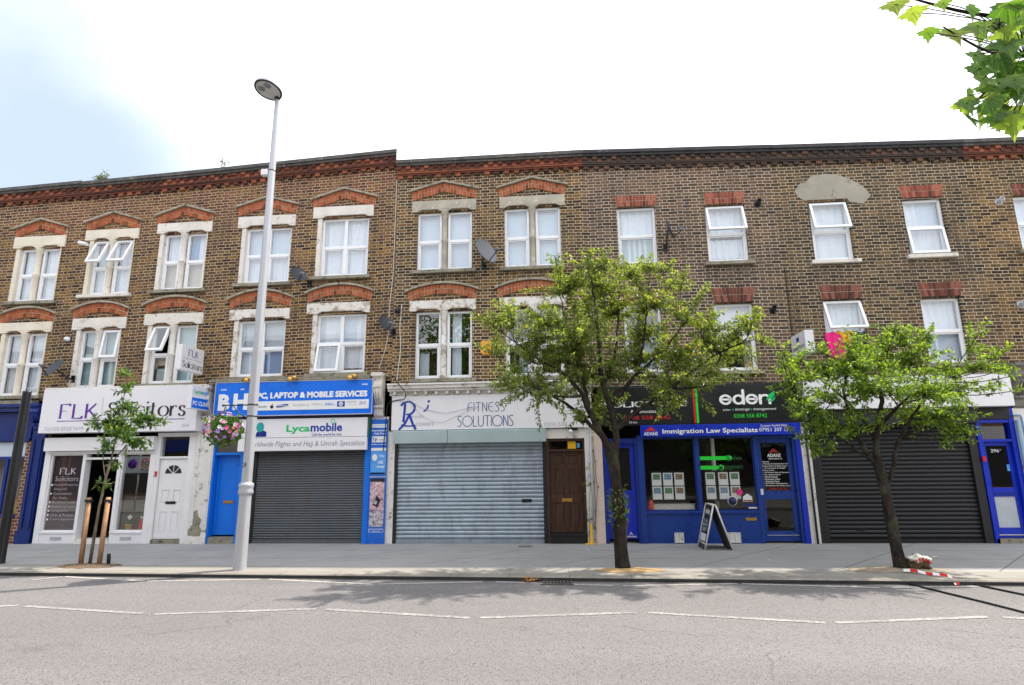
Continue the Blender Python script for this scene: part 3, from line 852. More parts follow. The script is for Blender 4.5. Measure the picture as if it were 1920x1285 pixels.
def cornice(house, x0, x1, t0, t1, mats, drop=.0):
    """corbelled brick cornice following the sloping wall top: coping, two dogtooth courses, a dentil course"""
    sl = (t1 - t0) / (x1 - x0); cm, bm = mats
    cp = MB(); cp.box(x0, x1, -.20, .28, t0 - .075, t0 + .01, sl); cp.box(x0, x1, -.155, -.02, t0 - .13, t0 - .077, sl)
    cp.build('cornice_coping', cm, house)
    br = MB(); bd = MB()
    bd.box(x0, x1, -.085, -.001, t0 - .285, t0 - .132, sl)
    bd.box(x0, x1, -.075, -.001, t0 - .36, t0 - .325, sl)
    n = int((x1 - x0) / .115)
    for i in range(n):
        xa = x0 + (x1 - x0) * i / n; w_ = (x1 - x0) / n
        for row, (dz0, dz1, pr) in enumerate(((.205, .135, .125), (.282, .212, .108))):
            if (i + row) % 2: continue
            z = t0 + sl * (xa - x0)
            br.box(xa + .004, xa + w_ - .004, -pr, -.082, z - dz0, z - dz1, sl)
    z_ = .325
    br.box(x0, x1, -.10, -.001, t0 - .322, t0 - .288, sl)
    n = int((x1 - x0) / .24)
    for i in range(n):
        xa = x0 + (x1 - x0) * i / n; z = t0 + sl * (xa - x0)
        br.box(xa + .02, xa + .145, -.065, -.001, z - .435, z - .362, sl)
    bd.build('cornice_band', bm, house); br.build('cornice_brick', bm, house)

def house(label, x0, x1, zb, t0, t1, brick, holes, cor, zsplit=3.3, shop_floor=True, side='none'):
    h = thing('terraced_house', label, 'house', ((x0 + x1) / 2, 0, 0), HOUSES)
    mb, top = wall_mesh(x0, x1, zb, t0 - .02, t1 - .02, holes)
    mb.build('wall', brick, h)
    e = .012; a, b = x0 + e, x1 - e; D_ = 7.5
    sh = MB()
    sh.quad((a, .0, 0), (a, D_, 0), (a, D_, t0 - .1), (a, .0, t0 - .1)); sh.quad((b, D_, 0), (b, .0, 0), (b, .0, t1 - .1), (b, D_, t1 - .1))
    sh.quad((b, D_, 0), (b, D_, t1 - .1), (a, D_, t0 - .1), (a, D_, 0))
    sh.build('party_wall', 'brick_plain_red', h)
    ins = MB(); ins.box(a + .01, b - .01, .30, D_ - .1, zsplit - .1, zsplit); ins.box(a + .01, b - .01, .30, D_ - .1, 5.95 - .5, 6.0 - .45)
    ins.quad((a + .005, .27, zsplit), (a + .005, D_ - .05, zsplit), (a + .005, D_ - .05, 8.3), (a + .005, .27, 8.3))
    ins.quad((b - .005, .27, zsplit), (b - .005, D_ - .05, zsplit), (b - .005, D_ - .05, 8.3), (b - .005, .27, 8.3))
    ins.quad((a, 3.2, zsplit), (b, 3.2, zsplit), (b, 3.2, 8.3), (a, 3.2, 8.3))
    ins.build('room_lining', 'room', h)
    rf = MB(); rf.quad((a, .25, t0 - .45), (b, .25, t1 - .45), (b, D_, t1 - .45), (a, D_, t0 - .45)); rf.quad((a, .25, t0 - .45), (b, .25, t1 - .45), (b, .25, t1 - .06), (a, .25, t0 - .06))
    rf.build('roof', 'roof_felt', h)
    if shop_floor:
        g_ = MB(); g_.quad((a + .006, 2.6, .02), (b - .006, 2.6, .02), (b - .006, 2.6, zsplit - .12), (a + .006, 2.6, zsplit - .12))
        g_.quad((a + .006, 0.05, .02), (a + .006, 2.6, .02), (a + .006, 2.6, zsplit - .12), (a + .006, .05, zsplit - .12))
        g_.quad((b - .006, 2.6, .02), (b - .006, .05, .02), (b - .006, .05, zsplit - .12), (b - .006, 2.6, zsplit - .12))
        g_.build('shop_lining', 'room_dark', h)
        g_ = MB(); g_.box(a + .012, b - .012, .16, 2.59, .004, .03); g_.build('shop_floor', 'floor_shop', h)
    cornice(h, x0 + .002, x1 - .002, t0, t1, cor)
    return h

NETALL4 = [(i, 0, 1, 0, 1, 'net', 4) for i in range(4)]
WC = ('coping', 'cornice_red'); SC_ = ('coping_soot', 'cornice_soot')
# house at the far left with the indigo shop
H0 = house('brown brick house above the dark blue shop with the brick edge', -17.0, -12.42, 3.34, 8.90, 9.08, 'brick_west',
           [(-14.12, -12.86, 5.89, 7.33), (-14.12, -12.87, 3.47, 5.06), (-16.15, -14.9, 5.84, 7.28), (-16.15, -14.9, 3.42, 5.0)], WC, 3.25)
window(H0, -14.12, -12.86, 5.89, 7.33, 'pair', lint=(-14.2, -12.76, 7.65), a=('gable', -14.22, -12.77, 7.87, 8.10), curt=NETALL4)
window(H0, -14.12, -12.87, 3.47, 5.06, 'pair', lint=(-14.22, -12.76, 5.33), a=('seg', -14.24, -12.72, 5.53, 5.70), curt=NETALL4)
window(H0, -16.15, -14.9, 5.84, 7.28, 'pair', lint=(-16.23, -14.82, 7.6), a=('gable', -16.25, -14.8, 7.82, 8.05), curt=NETALL4)
window(H0, -16.15, -14.9, 3.42, 5.0, 'pair', lint=(-16.23, -14.82, 5.28), a=('seg', -16.25, -14.8, 5.48, 5.65), curt=NETALL4)
# house with the white solicitors' shop
H1 = house('brown brick house with stone colonnette windows above the white solicitors shop', -12.42, -8.33, 3.4, 9.05, 9.23, 'brick_west',
           [(-12.09, -10.86, 6.0, 7.46), (-10.17, -8.89, 6.05, 7.55), (-12.09, -10.9, 3.62, 5.09), (-10.2, -8.89, 3.68, 5.14)], WC)
window(H1, -12.09, -10.86, 6.0, 7.46, 'pair', lint=(-12.21, -10.75, 7.74), a=('gable', -12.23, -10.74, 7.95, 8.19), curt=NETALL4, opens=[(1, .42), (3, .42)], sill='stone_white')
window(H1, -10.17, -8.89, 6.05, 7.55, 'pair', 'stone_white', lint=(-10.25, -8.78, 7.83), a=('gable', -10.3, -8.79, 8.04, 8.28),
       curt=[(0, 0, 1, 0, 1, 'board_beige', 0), (2, 0, 1, 0, 1, 'board_beige', 0), (1, 0, .85, 0, 1, 'net', 3), (3, .45, 1, 0, 1, 'net', 2), (3, 0, .45, 0, 1, 'blind_deep', 0)])
window(H1, -12.09, -10.9, 3.62, 5.09, 'pair', 'stone_white', lint=(-12.21, -10.78, 5.38), a=('seg', -12.25, -10.77, 5.60, 5.77), glass='glass',
       curt=[(i, 0, 1, 0, 1, 'blind_teal', 0) for i in range(4)], opens=[(3, .12)])
window(H1, -10.2, -8.89, 3.68, 5.14, 'pair', 'stone_white', lint=(-10.3, -8.77, 5.43), a=('seg', -10.32, -8.75, 5.67, 5.84),
       curt=[(0, 0, 1, .62, 1, 'board_beige', 0), (2, 0, 1, 0, 1, 'blind_teal', 0), (3, 0, 1, 0, 1, 'blind_teal', 0), (0, .1, .9, 0, .62, 'blind_teal', 0)], opens=[(1, .38)])
# house above the bright blue phone shop
H2 = house('brown brick house with wide white windows above the bright blue shop', -8.33, -4.0, 3.62, 9.235, 9.45, 'brick_west_ochre',
           [(-7.98, -6.68, 6.13, 7.60), (-6.01, -4.69, 6.23, 7.76), (-7.97, -6.66, 3.79, 5.19), (-5.99, -4.66, 3.83, 5.28)], WC, 3.5)
window(H2, -7.98, -6.68, 6.13, 7.60, 'quad', 'stone_white', lint=(-8.09, -6.58, 7.9), a=('gable', -8.13, -6.56, 8.16, 8.39),
       curt=[(1, 0, 1, 0, 1, 'blind_sky_tint', 0), (3, 0, 1, 0, 1, 'blind_sky_tint', 0), (0, 0, 1, 0, 1, 'net', 0), (2, 0, 1, 0, 1, 'net', 5)])
window(H2, -6.01, -4.69, 6.23, 7.76, 'quad', 'stone_white', lint=(-6.13, -4.58, 8.06), a=('gable', -6.16, -4.53, 8.26, 8.51), curt=NETALL4)
window(H2, -7.97, -6.66, 3.79, 5.19, 'quad', 'stone_peel', lint=(-8.1, -6.57, 5.46), a=('seg', -8.13, -6.55, 5.73, 5.92),
       curt=[(1, 0, 1, 0, 1, 'net_grey', 4), (3, 0, 1, 0, 1, 'net_grey', 0), (0, 0, 1, 0, 1, 'blind_sky_tint', 0), (2, .0, 1, 0, 1, 'blind_deep', 0)])
window(H2, -5.99, -4.66, 3.83, 5.28, 'quad', 'stone_peel', lint=(-6.14, -4.57, 5.55), a=('seg', -6.15, -4.53, 5.81, 5.99), opens=[(0, .20)],
       curt=[(1, 0, 1, 0, 1, 'net', 3), (0, 0, 1, 0, 1, 'net_grey', 3), (2, 0, 1, 0.2, 1, 'net', 3), (3, .55, 1, 0, 1, 'net', 2), (3, 0, .55, 0, 1, 'blind_sky_tint', 0)])
# house above the shuttered fitness shop
H3 = house('brown brick house with stone colonnette windows above the steel shuttered fitness shop', -4.0, .62, 3.48, 9.14, 9.13, 'brick_mid',
           [(-3.47, -2.11, 6.28, 7.79), (-1.32, .04, 6.27, 7.79), (-3.46, -2.1, 3.64, 5.26), (-1.31, .04, 3.64, 5.26)], WC)
BB = [(i, 0, 1, 0, 1, 'blind_sky_tint', 0) for i in range(4)]  # pale blue sheets standing in for sky mirrored in the glass
window(H3, -3.47, -2.11, 6.28, 7.79, 'pair', 'stone_bare', lint=(-3.6, -2.0, 8.08), a=('gable', -3.63, -1.99, 8.33, 8.55), curt=BB, jamb=.0)
window(H3, -1.32, .04, 6.27, 7.79, 'pair', 'stone_bare', lint=(-1.43, .16, 8.08), a=('gable', -1.45, .19, 8.31, 8.53), curt=BB, jamb=.0)
window(H3, -3.46, -2.1, 3.64, 5.26, 'pair', 'stone_peel', lint=(-3.6, -2.0, 5.52), a=('seg', -3.66, -1.97, 5.75, 5.92), jamb=.0,
       curt=[(2, .1, .55, 0, 1, 'net', 3), (3, .1, .55, 0, 1, 'net', 3), (0, .05, .5, 0, .75, 'net_grey', 0)])
window(H3, -1.31, .04, 3.64, 5.26, 'pair', 'stone_peel', lint=(-1.45, .13, 5.52), a=('seg', -1.5, .14, 5.76, 5.93), jamb=.0, curt=[(0, .5, 1, 0, 1, 'net_grey', 3)])
# house above the estate agent
H4 = house('grey brown brick house with single windows above the estate agent', .62, 5.05, 3.30, 9.125, 8.98, 'brick_east',
           [(1.39, 2.29, 6.23, 7.66), (3.44, 4.36, 6.2, 7.60), (1.43, 2.27, 3.66, 5.25), (3.47, 4.32, 3.65, 5.2)], SC_, 3.2)
window(H4, 1.39, 2.29, 6.23, 7.66, 'single', a=('flat', 1.35, 2.35, 7.95, 7.95, .275), arch_mat='arch_red', cop=None, curt=[(1, 0, 1, 0, 1, 'net', 5), (0, 0, 1, 0, 1, 'blind_teal', 0), (0, .15, .8, 0, 1, 'net', 4)])
window(H4, 3.44, 4.36, 6.2, 7.60, 'single', a=('flat', 3.42, 4.39, 7.92, 7.92, .30), arch_mat='arch_red', cop=None, opens=[(1, .30)], curt=[(1, 0, 1, 0, 1, 'net', 5), (0, 0, 1, .2, .85, 'net', 6)])
window(H4, 1.43, 2.27, 3.66, 5.25, 'single', a=('flat', 1.36, 2.33, 5.59, 5.59, .32), arch_mat='arch_dark_red', cop=None, curt=[(0, 0, 1, 0, 1, 'net_grey', 4)])
window(H4, 3.47, 4.32, 3.65, 5.2, 'single', a=('flat', 3.41, 4.4, 5.57, 5.57, .35), arch_mat='arch_dark_red', cop=None, curt=[(1, 0, 1, 0.12, 1, 'net', 0)])
# house above the black shutter
H5 = house('sooty brown brick house with a cement patch over one window', 5.05, 9.3, 3.38, 8.975, 8.845, 'brick_east_sooty',
           [(5.8, 6.67, 6.13, 7.57), (7.87, 8.72, 6.17, 7.52), (5.83, 6.69, 3.72, 5.19), (7.91, 8.73, 3.7, 5.16)], SC_)
window(H5, 5.8, 6.67, 6.13, 7.57, 'single', opens=[(1, .24)], curt=[(1, 0, 1, 0, 1, 'net', 4), (0, 0, 1, 0, 1, 'net', 3)], sill='stone_white')
window(H5, 7.87, 8.72, 6.17, 7.52, 'single', a=('flat', 7.82, 8.78, 7.85, 7.85, .30), arch_mat='arch_red', cop=None, opens=[(0, .13)], sill='stone_white',
       curt=[(1, 0, .42, 0, 1, 'net', 2), (1, .42, 1, 0, 1, 'blind_sky_tint', 0), (0, 0, 1, 0, 1, 'net', 4)])
window(H5, 5.83, 6.69, 3.72, 5.19, 'single', a=('flat', 5.77, 6.72, 5.53, 5.53, .32), arch_mat='arch_dark_red', cop=None, opens=[(1, .34)], curt=[(1, 0, 1, 0, 1, 'net', 6)])
window(H5, 7.91, 8.73, 3.7, 5.16, 'single', a=('flat', 7.87, 8.82, 5.52, 5.52, .33), arch_mat='arch_dark_red', cop=None, curt=[(1, 0, 1, 0, 1, 'net', 5), (0, 0, 1, 0, 1, 'blind_sky_tint', 0)])
MB().prism([(5.52, 7.86), (5.60, 7.70), (5.73, 7.60), (5.80, 7.62), (6.67, 7.62), (6.72, 7.53), (7.02, 7.47), (7.20, 7.66), (7.13, 7.80), (6.98, 7.97), (6.78, 8.10), (6.54, 8.22), (6.26, 8.26), (5.94, 8.23), (5.80, 8.08), (5.64, 8.03)], -.016, .002).build('cement_patch', 'render_patch', H5)
# last house on the right, cut by the picture
H6 = house('yellowish brown brick house at the right end', 9.3, 13.6, 3.3, 8.845, 8.76, 'brick_yellowish', [(10.23, 11.06, 6.2, 7.48), (12.2, 13.05, 6.2, 7.48), (10.25, 11.06, 3.7, 5.16)], WC)
window(H6, 10.23, 11.06, 6.2, 7.48, 'single', a=('flat', 10.19, 11.1, 7.76, 7.76, .27), arch_mat='arch_dark_red', cop=None, curt=[(0, 0, 1, 0, 1, 'net', 4), (1, 0, 1, 0, 1, 'net', 4)])
window(H6, 12.2, 13.05, 6.2, 7.48, 'single', a=('flat', 12.16, 13.1, 7.76, 7.76, .27), arch_mat='arch_dark_red', cop=None, curt=[(0, 0, 1, 0, 1, 'net', 4)])
window(H6, 10.25, 11.06, 3.7, 5.16, 'single', a=('flat', 10.2, 11.1, 5.5, 5.5, .3), arch_mat='arch_dark_red', cop=None, curt=[(0, 0, 1, 0, 1, 'net', 4)])
# exposed end of the higher western roof
e = MB(); e.box(-4.0, -3.955, -.19, .5, 9.13, 9.455); e.build('parapet_end', 'coping_white', H2)

# ------------------------------------------------------------------ shopfront pieces
def shutter(h, x0, x1, z0, z1, y, mat, pitch, slot=None):
    mb = MB(); z = z0 + .09; k = 0
    prof = []
    while z < z1:
        p = pitch
        prof += [(y, z), (y - .006, z + p * .08), (y - .020, z + p * .30), (y - .024, z + p * .50), (y - .019, z + p * .72), (y - .006, z + p * .93)]
        z += p
    prof = [q for q in prof if q[1] <= z1]
    for (ya, za), (yb, zb) in zip(prof, prof[1:]): mb.quad((x0, ya, za), (x1, ya, za), (x1, yb, zb), (x0, yb, zb))
    s = mb.build('roller_shutter', mat, h)
    b = MB(); b.box(x0, x1, y - .03, y + .01, z0, z0 + .088); b.build('bottom_rail', mat, s)
    if slot:
        b = MB(); b.box(slot[0], slot[1], y - .032, y - .012, slot[2], slot[3]); b.build('letter_slot', 'black_metal', s)
    return s

def panel_door(h, x0, x1, z0, z1, y, mat, cols=2, rows=((.06, .36), (.46, .76), (.82, .95)), mid=True, name='door'):
    d = MB(); wd = x1 - x0; hh = z1 - z0
    d.box(x0, x1, y, y + .04, z0, z1)
    st = .105
    xs_ = [x0 + st + (wd - st) * i / cols for i in range(cols)]; pw = (wd - st * (cols + 1)) / cols
    zb = [z0] + [z for r in rows for z in (z0 + r[0] * hh, z0 + r[1] * hh)] + [z1]
    for i in range(0, len(zb), 2): d.box(x0 + st, x1 - st, y - .016, y - .001, zb[i], zb[i + 1])
    d.box(x0, x0 + st, y - .016, y - .001, z0, z1); d.box(x1 - st, x1, y - .016, y - .001, z0, z1)
    for r in rows:
        a, b = z0 + r[0] * hh, z0 + r[1] * hh
        for i in range(cols):
            xa = x0 + st + i * (pw + st)
            if i: d.box(xa - st, xa, y - .016, y - .001, a, b)
            d.box(xa + .03, xa + pw - .03, y - .010, y - .001, a + .03, b - .03)
    return d.build(name, mat, h, bevel=.004)

def glazed_door(h, x0, x1, z0, z1, y, mat, lower='glass_shop', zmid=None, upper='glass_shop', st=.10):
    zm = zmid or (z0 + (z1 - z0) * .48)
    d = MB(); d.frame(x0, x1, y, y + .045, z0, z1, st, .2); d.box(x0 + st, x1 - st, y, y + .045, zm - .09, zm + .09)
    o = d.build('door', mat, h, bevel=.005)
    p = MB(); p.quad((x0 + st, y + .02, zm + .09), (x1 - st, y + .02, zm + .09), (x1 - st, y + .02, z1 - st), (x0 + st, y + .02, z1 - st)); p.build('pane', upper, o)
    p = MB(); p.quad((x0 + st, y + .02, z0 + .2), (x1 - st, y + .02, z0 + .2), (x1 - st, y + .02, zm - .09), (x0 + st, y + .02, zm - .09)); p.build('pane', lower, o)
    return o

def letterplate(d, x, z, y, mat, w_=.24, hgt=.06):
    m_ = MB(); m_.box(x - w_ / 2, x + w_ / 2, y - .012, y, z - hgt / 2, z + hgt / 2); m_.box(x - w_ / 2 + .03, x + w_ / 2 - .03, y - .017, y - .013, z - .015, z + .015)
    m_.build('letterplate', mat, d)

def corbel(h, x0, x1, z0, z1, mat):
    """ornate console bracket heading a shopfront pilaster"""
    m_ = MB(); H_ = z1 - z0
    prof = [(-.04, z0), (-.10, z0 + .05 * H_), (-.13, z0 + .18 * H_), (-.10, z0 + .30 * H_), (-.16, z0 + .42 * H_), (-.24, z0 + .58 * H_), (-.28, z0 + .74 * H_), (-.25, z0 + .86 * H_), (-.30, z0 + .92 * H_), (-.32, z1), (0, z1), (0, z0)]
    n = len(prof)
    v = [(x0 + .02, p, z) for p, z in prof] + [(x1 - .02, p, z) for p, z in prof]
    m_.add(v, [tuple(range(n)), tuple(range(2 * n - 1, n - 1, -1))] + [((i + 1) % n, i, n + i, n + (i + 1) % n) for i in range(n)])
    w_ = (x1 - x0)
    for i in range(4):
        m_.ball((x0 + w_ * (.2 + .2 * i), -.14 - .025 * (i % 2), z0 + H_ * .24), w_ * .12, 8, 5)
        m_.ball((x0 + w_ * (.2 + .2 * i), -.27, z0 + H_ * .70), w_ * .11, 8, 5)
    for i in range(3):
        m_.tube([(x0 + w_ * (.25 + .25 * i), -.12, z0 + .3 * H_), (x0 + w_ * (.25 + .25 * i), -.19, z0 + .45 * H_), (x0 + w_ * (.25 + .25 * i), -.28, z0 + .62 * H_)], w_ * .07, 6)
    m_.box(x0, x1, -.34, -.0, z1 - .06 * H_, z1 + .02)
    m_.build('console_bracket', mat, h)

# --- indigo shop, far left
P = MB(); P.box(-12.80, -12.47, -.05, .12, 0, 2.9); P.box(-12.77, -12.70, -.075, -.052, .35, 2.4); P.box(-12.58, -12.51, -.075, -.052, .35, 2.4); P.box(-12.82, -12.45, -.09, -.052, 0, .30)
P.build('pilaster', 'blue_indigo', H0)
corbel(H0, -12.78, -12.52, 2.6, 3.22, 'blue_navy')
P = MB(); P.box(-17, -12.84, -.06, .1, 2.40, 3.05); P.box(-17, -12.80, -.22, .1, 3.06, 3.16); P.box(-17, -12.80, -.28, .1, 3.162, 3.24); P.box(-17, -12.84, -.09, -.062, 2.36, 2.42); P.build('fascia_board', 'blue_indigo', H0)
P = MB(); P.box(-17, -12.82, -.20, .0, 3.242, 3.335); P.build('fascia_top', 'sill_stone', H0)
MB().box(-12.94, -12.81, -.03, .12, 0, 2.36).build('brick_pier', 'brick_plain_red', H0)
MB().box(-17, -12.945, -.03, .12, 0, .60).build('stall_riser', 'brick_plain_red', H0)
P = MB(); P.box(-17, -12.945, -.06, .06, .602, .66); P.box(-17, -12.945, -.02, .06, 1.94, 2.0); P.box(-17, -12.945, -.02, .06, 2.34, 2.358); P.box(-13.42, -13.36, -.02, .06, .66, 1.94); P.box(-14.6, -14.54, -.02, .06, .66, 1.94)
W_ = P.build('shop_window', 'blue_navy', H0)
P = MB(); P.quad((-17, .03, .66), (-12.945, .03, .66), (-12.945, .03, 1.94), (-17, .03, 1.94)); P.build('pane', 'glass_tint', W_)
P = MB(); P.box(-17, -12.945, .0, .04, 2.0, 2.34); P.build('panel', 'net_grey', W_)
P = MB(); P.quad((-17, .4, .62), (-12.5, .4, .62), (-12.5, .4, 2.0), (-17, .4, 2.0)); P.build('window_backing', 'board_beige', W_)

# --- white solicitors' shop
P = MB(); P.box(-12.40, -12.25, -.04, .14, 0, 2.43); P.box(-9.72, -9.58, -.04, .14, 0, 2.12); P.box(-9.6, -9.5, -.03, .14, 0, 2.5); P.box(-8.80, -8.62, -.03, .14, 0, 2.5)
P.box(-9.5, -8.80, -.03, .14, 2.41, 2.5); P.box(-9.5, -8.8, -.02, .14, 1.90, 1.95); P.box(-12.25, -9.58, -.055, .14, 2.035, 2.10)
P.box(-12.25, -11.34, -.03, .14, 0, .22); P.box(-10.52, -9.72, -.03, .14, 0, .22); P.box(-11.42, -11.34, -.04, .14, .222, 2.034); P.box(-10.52, -10.44, -.04, .14, .222, 2.034); P.box(-11.34, -10.52, -.04, .14, 1.90, 1.95)
P.box(-12.25, -11.42, -.05, .14, .222, .27); P.box(-10.44, -9.72, -.05, .14, .222, .27)
P.build('shopfront', 'white_paint', H1, bevel=.006)
P = MB(); P.box(-12.36, -9.6, -.16, .12, 2.105, 2.42); P.build('shutter_box', 'white_paint', H1, bevel=.01)
P = MB(); P.box(-11.34, -10.52, -.06, .3, 0, .10); P.build('step', 'white_grubby', H1)
for x in (-11.83, -10.1):
    P = MB(); P.box(x - .14, x + .14, -.04, -.028, .08, .155)
    for i in range(5): P.box(x - .12 + i * .05, x - .085 + i * .05, -.046, -.041, .09, .145)
    P.build('air_vent', 'ink_pale', H1)
WL = MB(); WL.frame(-12.25, -11.42, .0, .05, .27, 2.034, .03); WL = WL.build('shop_window', 'white_paint', H1)
P = MB(); P.quad((-12.22, .03, .30), (-11.45, .03, .30), (-11.45, .03, 2.0), (-12.22, .03, 2.0)); P.build('pane', 'glass_shop', WL)
P = MB(); P.quad((-12.24, .09, .28), (-11.43, .09, .28), (-11.43, .09, 2.02), (-12.24, .09, 2.02)); P.build('reflection_board', 'reflected_brick_maroon' if 'reflected_brick_maroon' in MATS else paint('reflected_brick_maroon', (.06, .028, .045), .4, .3), WL)  # maroon sheet paints the reflection of red brick houses opposite
WR = MB(); WR.frame(-10.44, -9.72, .0, .05, .27, 2.034, .03); WR = WR.build('shop_window', 'white_paint', H1)
P = MB(); P.quad((-10.41, .03, .30), (-9.75, .03, .30), (-9.75, .03, 2.0), (-10.41, .03, 2.0)); P.build('pane', 'glass_shop', WR)
P = MB(); P.box(-10.43, -9.73, .20, .24, .27, 1.05); P.build('display_back', 'plaster_dark', WR)
strokes('FLK', (-12.02, -11.60, 1.56, 1.72), .022, 'ink_pale', WL, .16, .05, .1, .3)
text('Solicitors', (-12.10, -11.52, 1.41, 1.52), .022, 'ink_pale', WL, -.01)
lines = ['Family/Property', 'Disputes', 'Commissioner', 'For Oaths', 'Residential Leases', 'Commercial Leases', 'Immigration', 'Wills & Probate', 'Civil Litigation']
for i, s in enumerate(lines):
    z = 1.29 - i * .098
    wl = .040 * len(s); text(s, (-12.10, -12.10 + min(wl, .60), z, z + .062), .022, 'ink_pale', WL, -.012, .15)
    if s not in ('Disputes', 'For Oaths'):
        P = MB(); P.lathe((-12.16, .022, z + .032), [(.022, 0), (.0, .002)], 10, (0, -1, 0)); P.build('bullet', 'ink_white', WL)
D1 = panel_door(H1, -9.49, -8.81, .10, 1.90, .04, 'white_paint', 2, ((.07, .33), (.43, .60),))
P = MB()   # fanlight in the white door
cx_, cz_ = -9.15, 1.55
for i in range(4):
    a0, a1 = 180 - i * 45 - 4, 180 - (i + 1) * 45 + 4
    o = arc(cx_, cz_, .20, .20, a1, a0, 5)
    P.prism([(cx_ + .035 * math.cos(R((a0 + a1) / 2)), cz_ + .035 * math.sin(R((a0 + a1) / 2)))] + o, .012, .022)
P.build('fanlight', 'ink_black', D1)
letterplate(D1, -9.14, .90, .022, 'black_metal')
P = MB(); P.quad((-9.5, .05, 1.95), (-8.8, .05, 1.95), (-8.8, .05, 2.41), (-9.5, .05, 2.41)); P.build('transom_pane', 'glass_tint', H1)
P = MB(); P.box(-9.58, -9.51, -.055, -.03, 1.50, 1.61); P.build('entry_panel', 'red', H1)
P = MB(); P.box(-9.575, -9.55, -.06, -.056, 1.51, 1.60); P.build('keypad', 'ink_pale', H1)
P = MB(); P.box(-9.5, -8.8, -.04, .12, .0, .09); P.build('door_step', 'sill_stone', H1)
P = MB(); P.box(-8.61, -8.17, -.06, .1, 0, 2.62); P.box(-8.58, -8.50, -.075, -.062, .4, 2.5); P.box(-8.28, -8.2, -.075, -.062, .4, 2.5); P.box(-8.63, -8.16, -.09, -.062, 0, .16); P.build('pilaster', 'white_grubby', H1)
corbel(H1, -8.52, -8.24, 2.62, 3.55, 'stone_peel')
MB().prism([(-8.59, .18), (-8.46, .165), (-8.30, .17), (-8.27, .30), (-8.33, .38), (-8.30, .52), (-8.38, .60), (-8.42, .74), (-8.50, .70), (-8.48, .56), (-8.56, .50), (-8.54, .36), (-8.60, .30)], -.066, -.058).build('bare_brick_patch', 'sill_stone', H1)
P = MB(); P.box(-12.42, -8.34, -.30, .0, 3.56, 3.60); P.build('fascia_top', 'coping_white', H1)

# --- bright blue phone shop
P = MB(); P.box(-8.24, -8.13, -.05, .16, 0, 2.52); P.box(-7.50, -7.34, -.05, .16, 0, 2.52); P.box(-8.13, -7.50, -.03, .16, 1.96, 2.02); P.build('door_frame', 'blue_bright', H2, bevel=.006)
MB().box(-4.55, -4.42, -.05, .10, 0, 2.62).build('blue_pilaster', 'blue_bright', H2, bevel=.006)
D2 = MB(); D2.box(-8.13, -7.50, .13, .17, .17, 1.96); D2.frame(-8.12, -7.51, .11, .128, .18, 1.95, .07); D2 = D2.build('door', 'blue_bright', H2); letterplate(D2, -7.80, .90, .13, 'brass')
P = MB(); P.box(-8.13, -7.50, .02, .12, 2.02, 2.52); P.build('transom_panel', 'plaster_dark', H2)
P = MB(); P.box(-8.13, -7.50, -.03, .13, 0, .14); P.build('door_step', 'sill_stone', H2)
MB().box(-7.34, -7.12, .0, .12, 0, 2.05).build('shutter_guide', 'black_frame', H2)
shutter(H2, -7.12, -4.56, 0, 2.08, .06, 'shutter_grimy', .0545)
P = MB(); P.box(-8.24, -4.42, -.12, .16, 2.53, 2.82); P.build('fascia_backing', 'plaster_dark', H2)
P = MB(); P.box(-8.28, -4.42, -.30, .1, 3.64, 3.70); P.box(-8.28, -4.02, -.18, .1, 3.702, 3.74); P.build('fascia_top', 'sill_stone', H2)
P = MB(); P.box(-4.42, -4.02, -.03, .1, 0, 2.78); P.build('pilaster', 'white_grubby', H2)
corbel(H2, -4.38, -4.12, 2.76, 3.75, 'stone_white')

# --- shuttered fitness shop
P = MB(); P.box(-4.015, -3.86, -.03, .1, 0, 2.44); P.build('pilaster', 'white_grubby', H3)
for a_, b_ in ((-3.86, -3.79), (-.51, -.43)): MB().box(a_, b_, -.02, .12, 0, 2.15).build('shutter_guide', 'black_frame', H3)
shutter(H3, -3.79, -.51, 0, 2.17, .04, 'shutter_steel', .0865, (-.99, -.77, .87, .93))
P = MB(); P.box(-3.87, -2.62, -.20, .1, 2.155, 2.44); P.box(-2.615, -.42, -.20, .1, 2.155, 2.44); P.build('shutter_box', 'tin', H3, bevel=.012)
P = MB(); P.box(-.43, -.37, -.03, .12, 0, 2.22); P.box(.37, .42, -.03, .12, 0, 2.22); P.box(-.37, .37, -.03, .12, 2.17, 2.22); P.box(-.37, .37, -.02, .12, 1.945, 1.99); P.build('door_frame', 'door_brown', H3)
D3 = panel_door(H3, -.37, .37, .22, 1.945, .05, 'door_brown', 2, ((.05, .36), (.46, .77), (.83, .95)))
letterplate(D3, 0.0, .90, .034, 'brass', .22, .07)
P = MB(); P.quad((-.37, .04, 1.99), (.37, .04, 1.99), (.37, .04, 2.17), (-.37, .04, 2.17)); P.build('transom_pane', 'glass_tint', H3)
P = MB(); P.box(.05, .23, .028, .034, 2.0, 2.16); P.build('yellow_sticker', 'yellow', H3)
P = MB(); P.box(.25, .32, .028, .034, 2.02, 2.12); P.build('pale_sticker', 'blue_pale', H3)
P = MB(); P.box(-.37, .42, -.05, .10, 0, .17); P.box(-.37, .42, -.09, .05, .172, .21); P.build('door_step', 'black_frame', H3)
P = MB(); P.box(-.42, .42, -.06, .1, 2.225, 2.44); P.build('door_head_panel', 'white_grubby', H3)
P = MB(); P.box(.42, .60, -.05, .1, 0, 2.46); P.build('pilaster', 'white_grubby', H3)
P = MB(); P.box(.60, .80, -.06, .1, 0, 2.46); P.build('pink_pilaster', 'pink_grubby', H4)
P = MB(); P.tube([(.55, -.085, .3), (.55, -.085, 2.4)], .018, 8); P.box(.46, .54, -.09, -.05, 1.28, 1.44); P.build('conduit', 'ink_pale', H3)
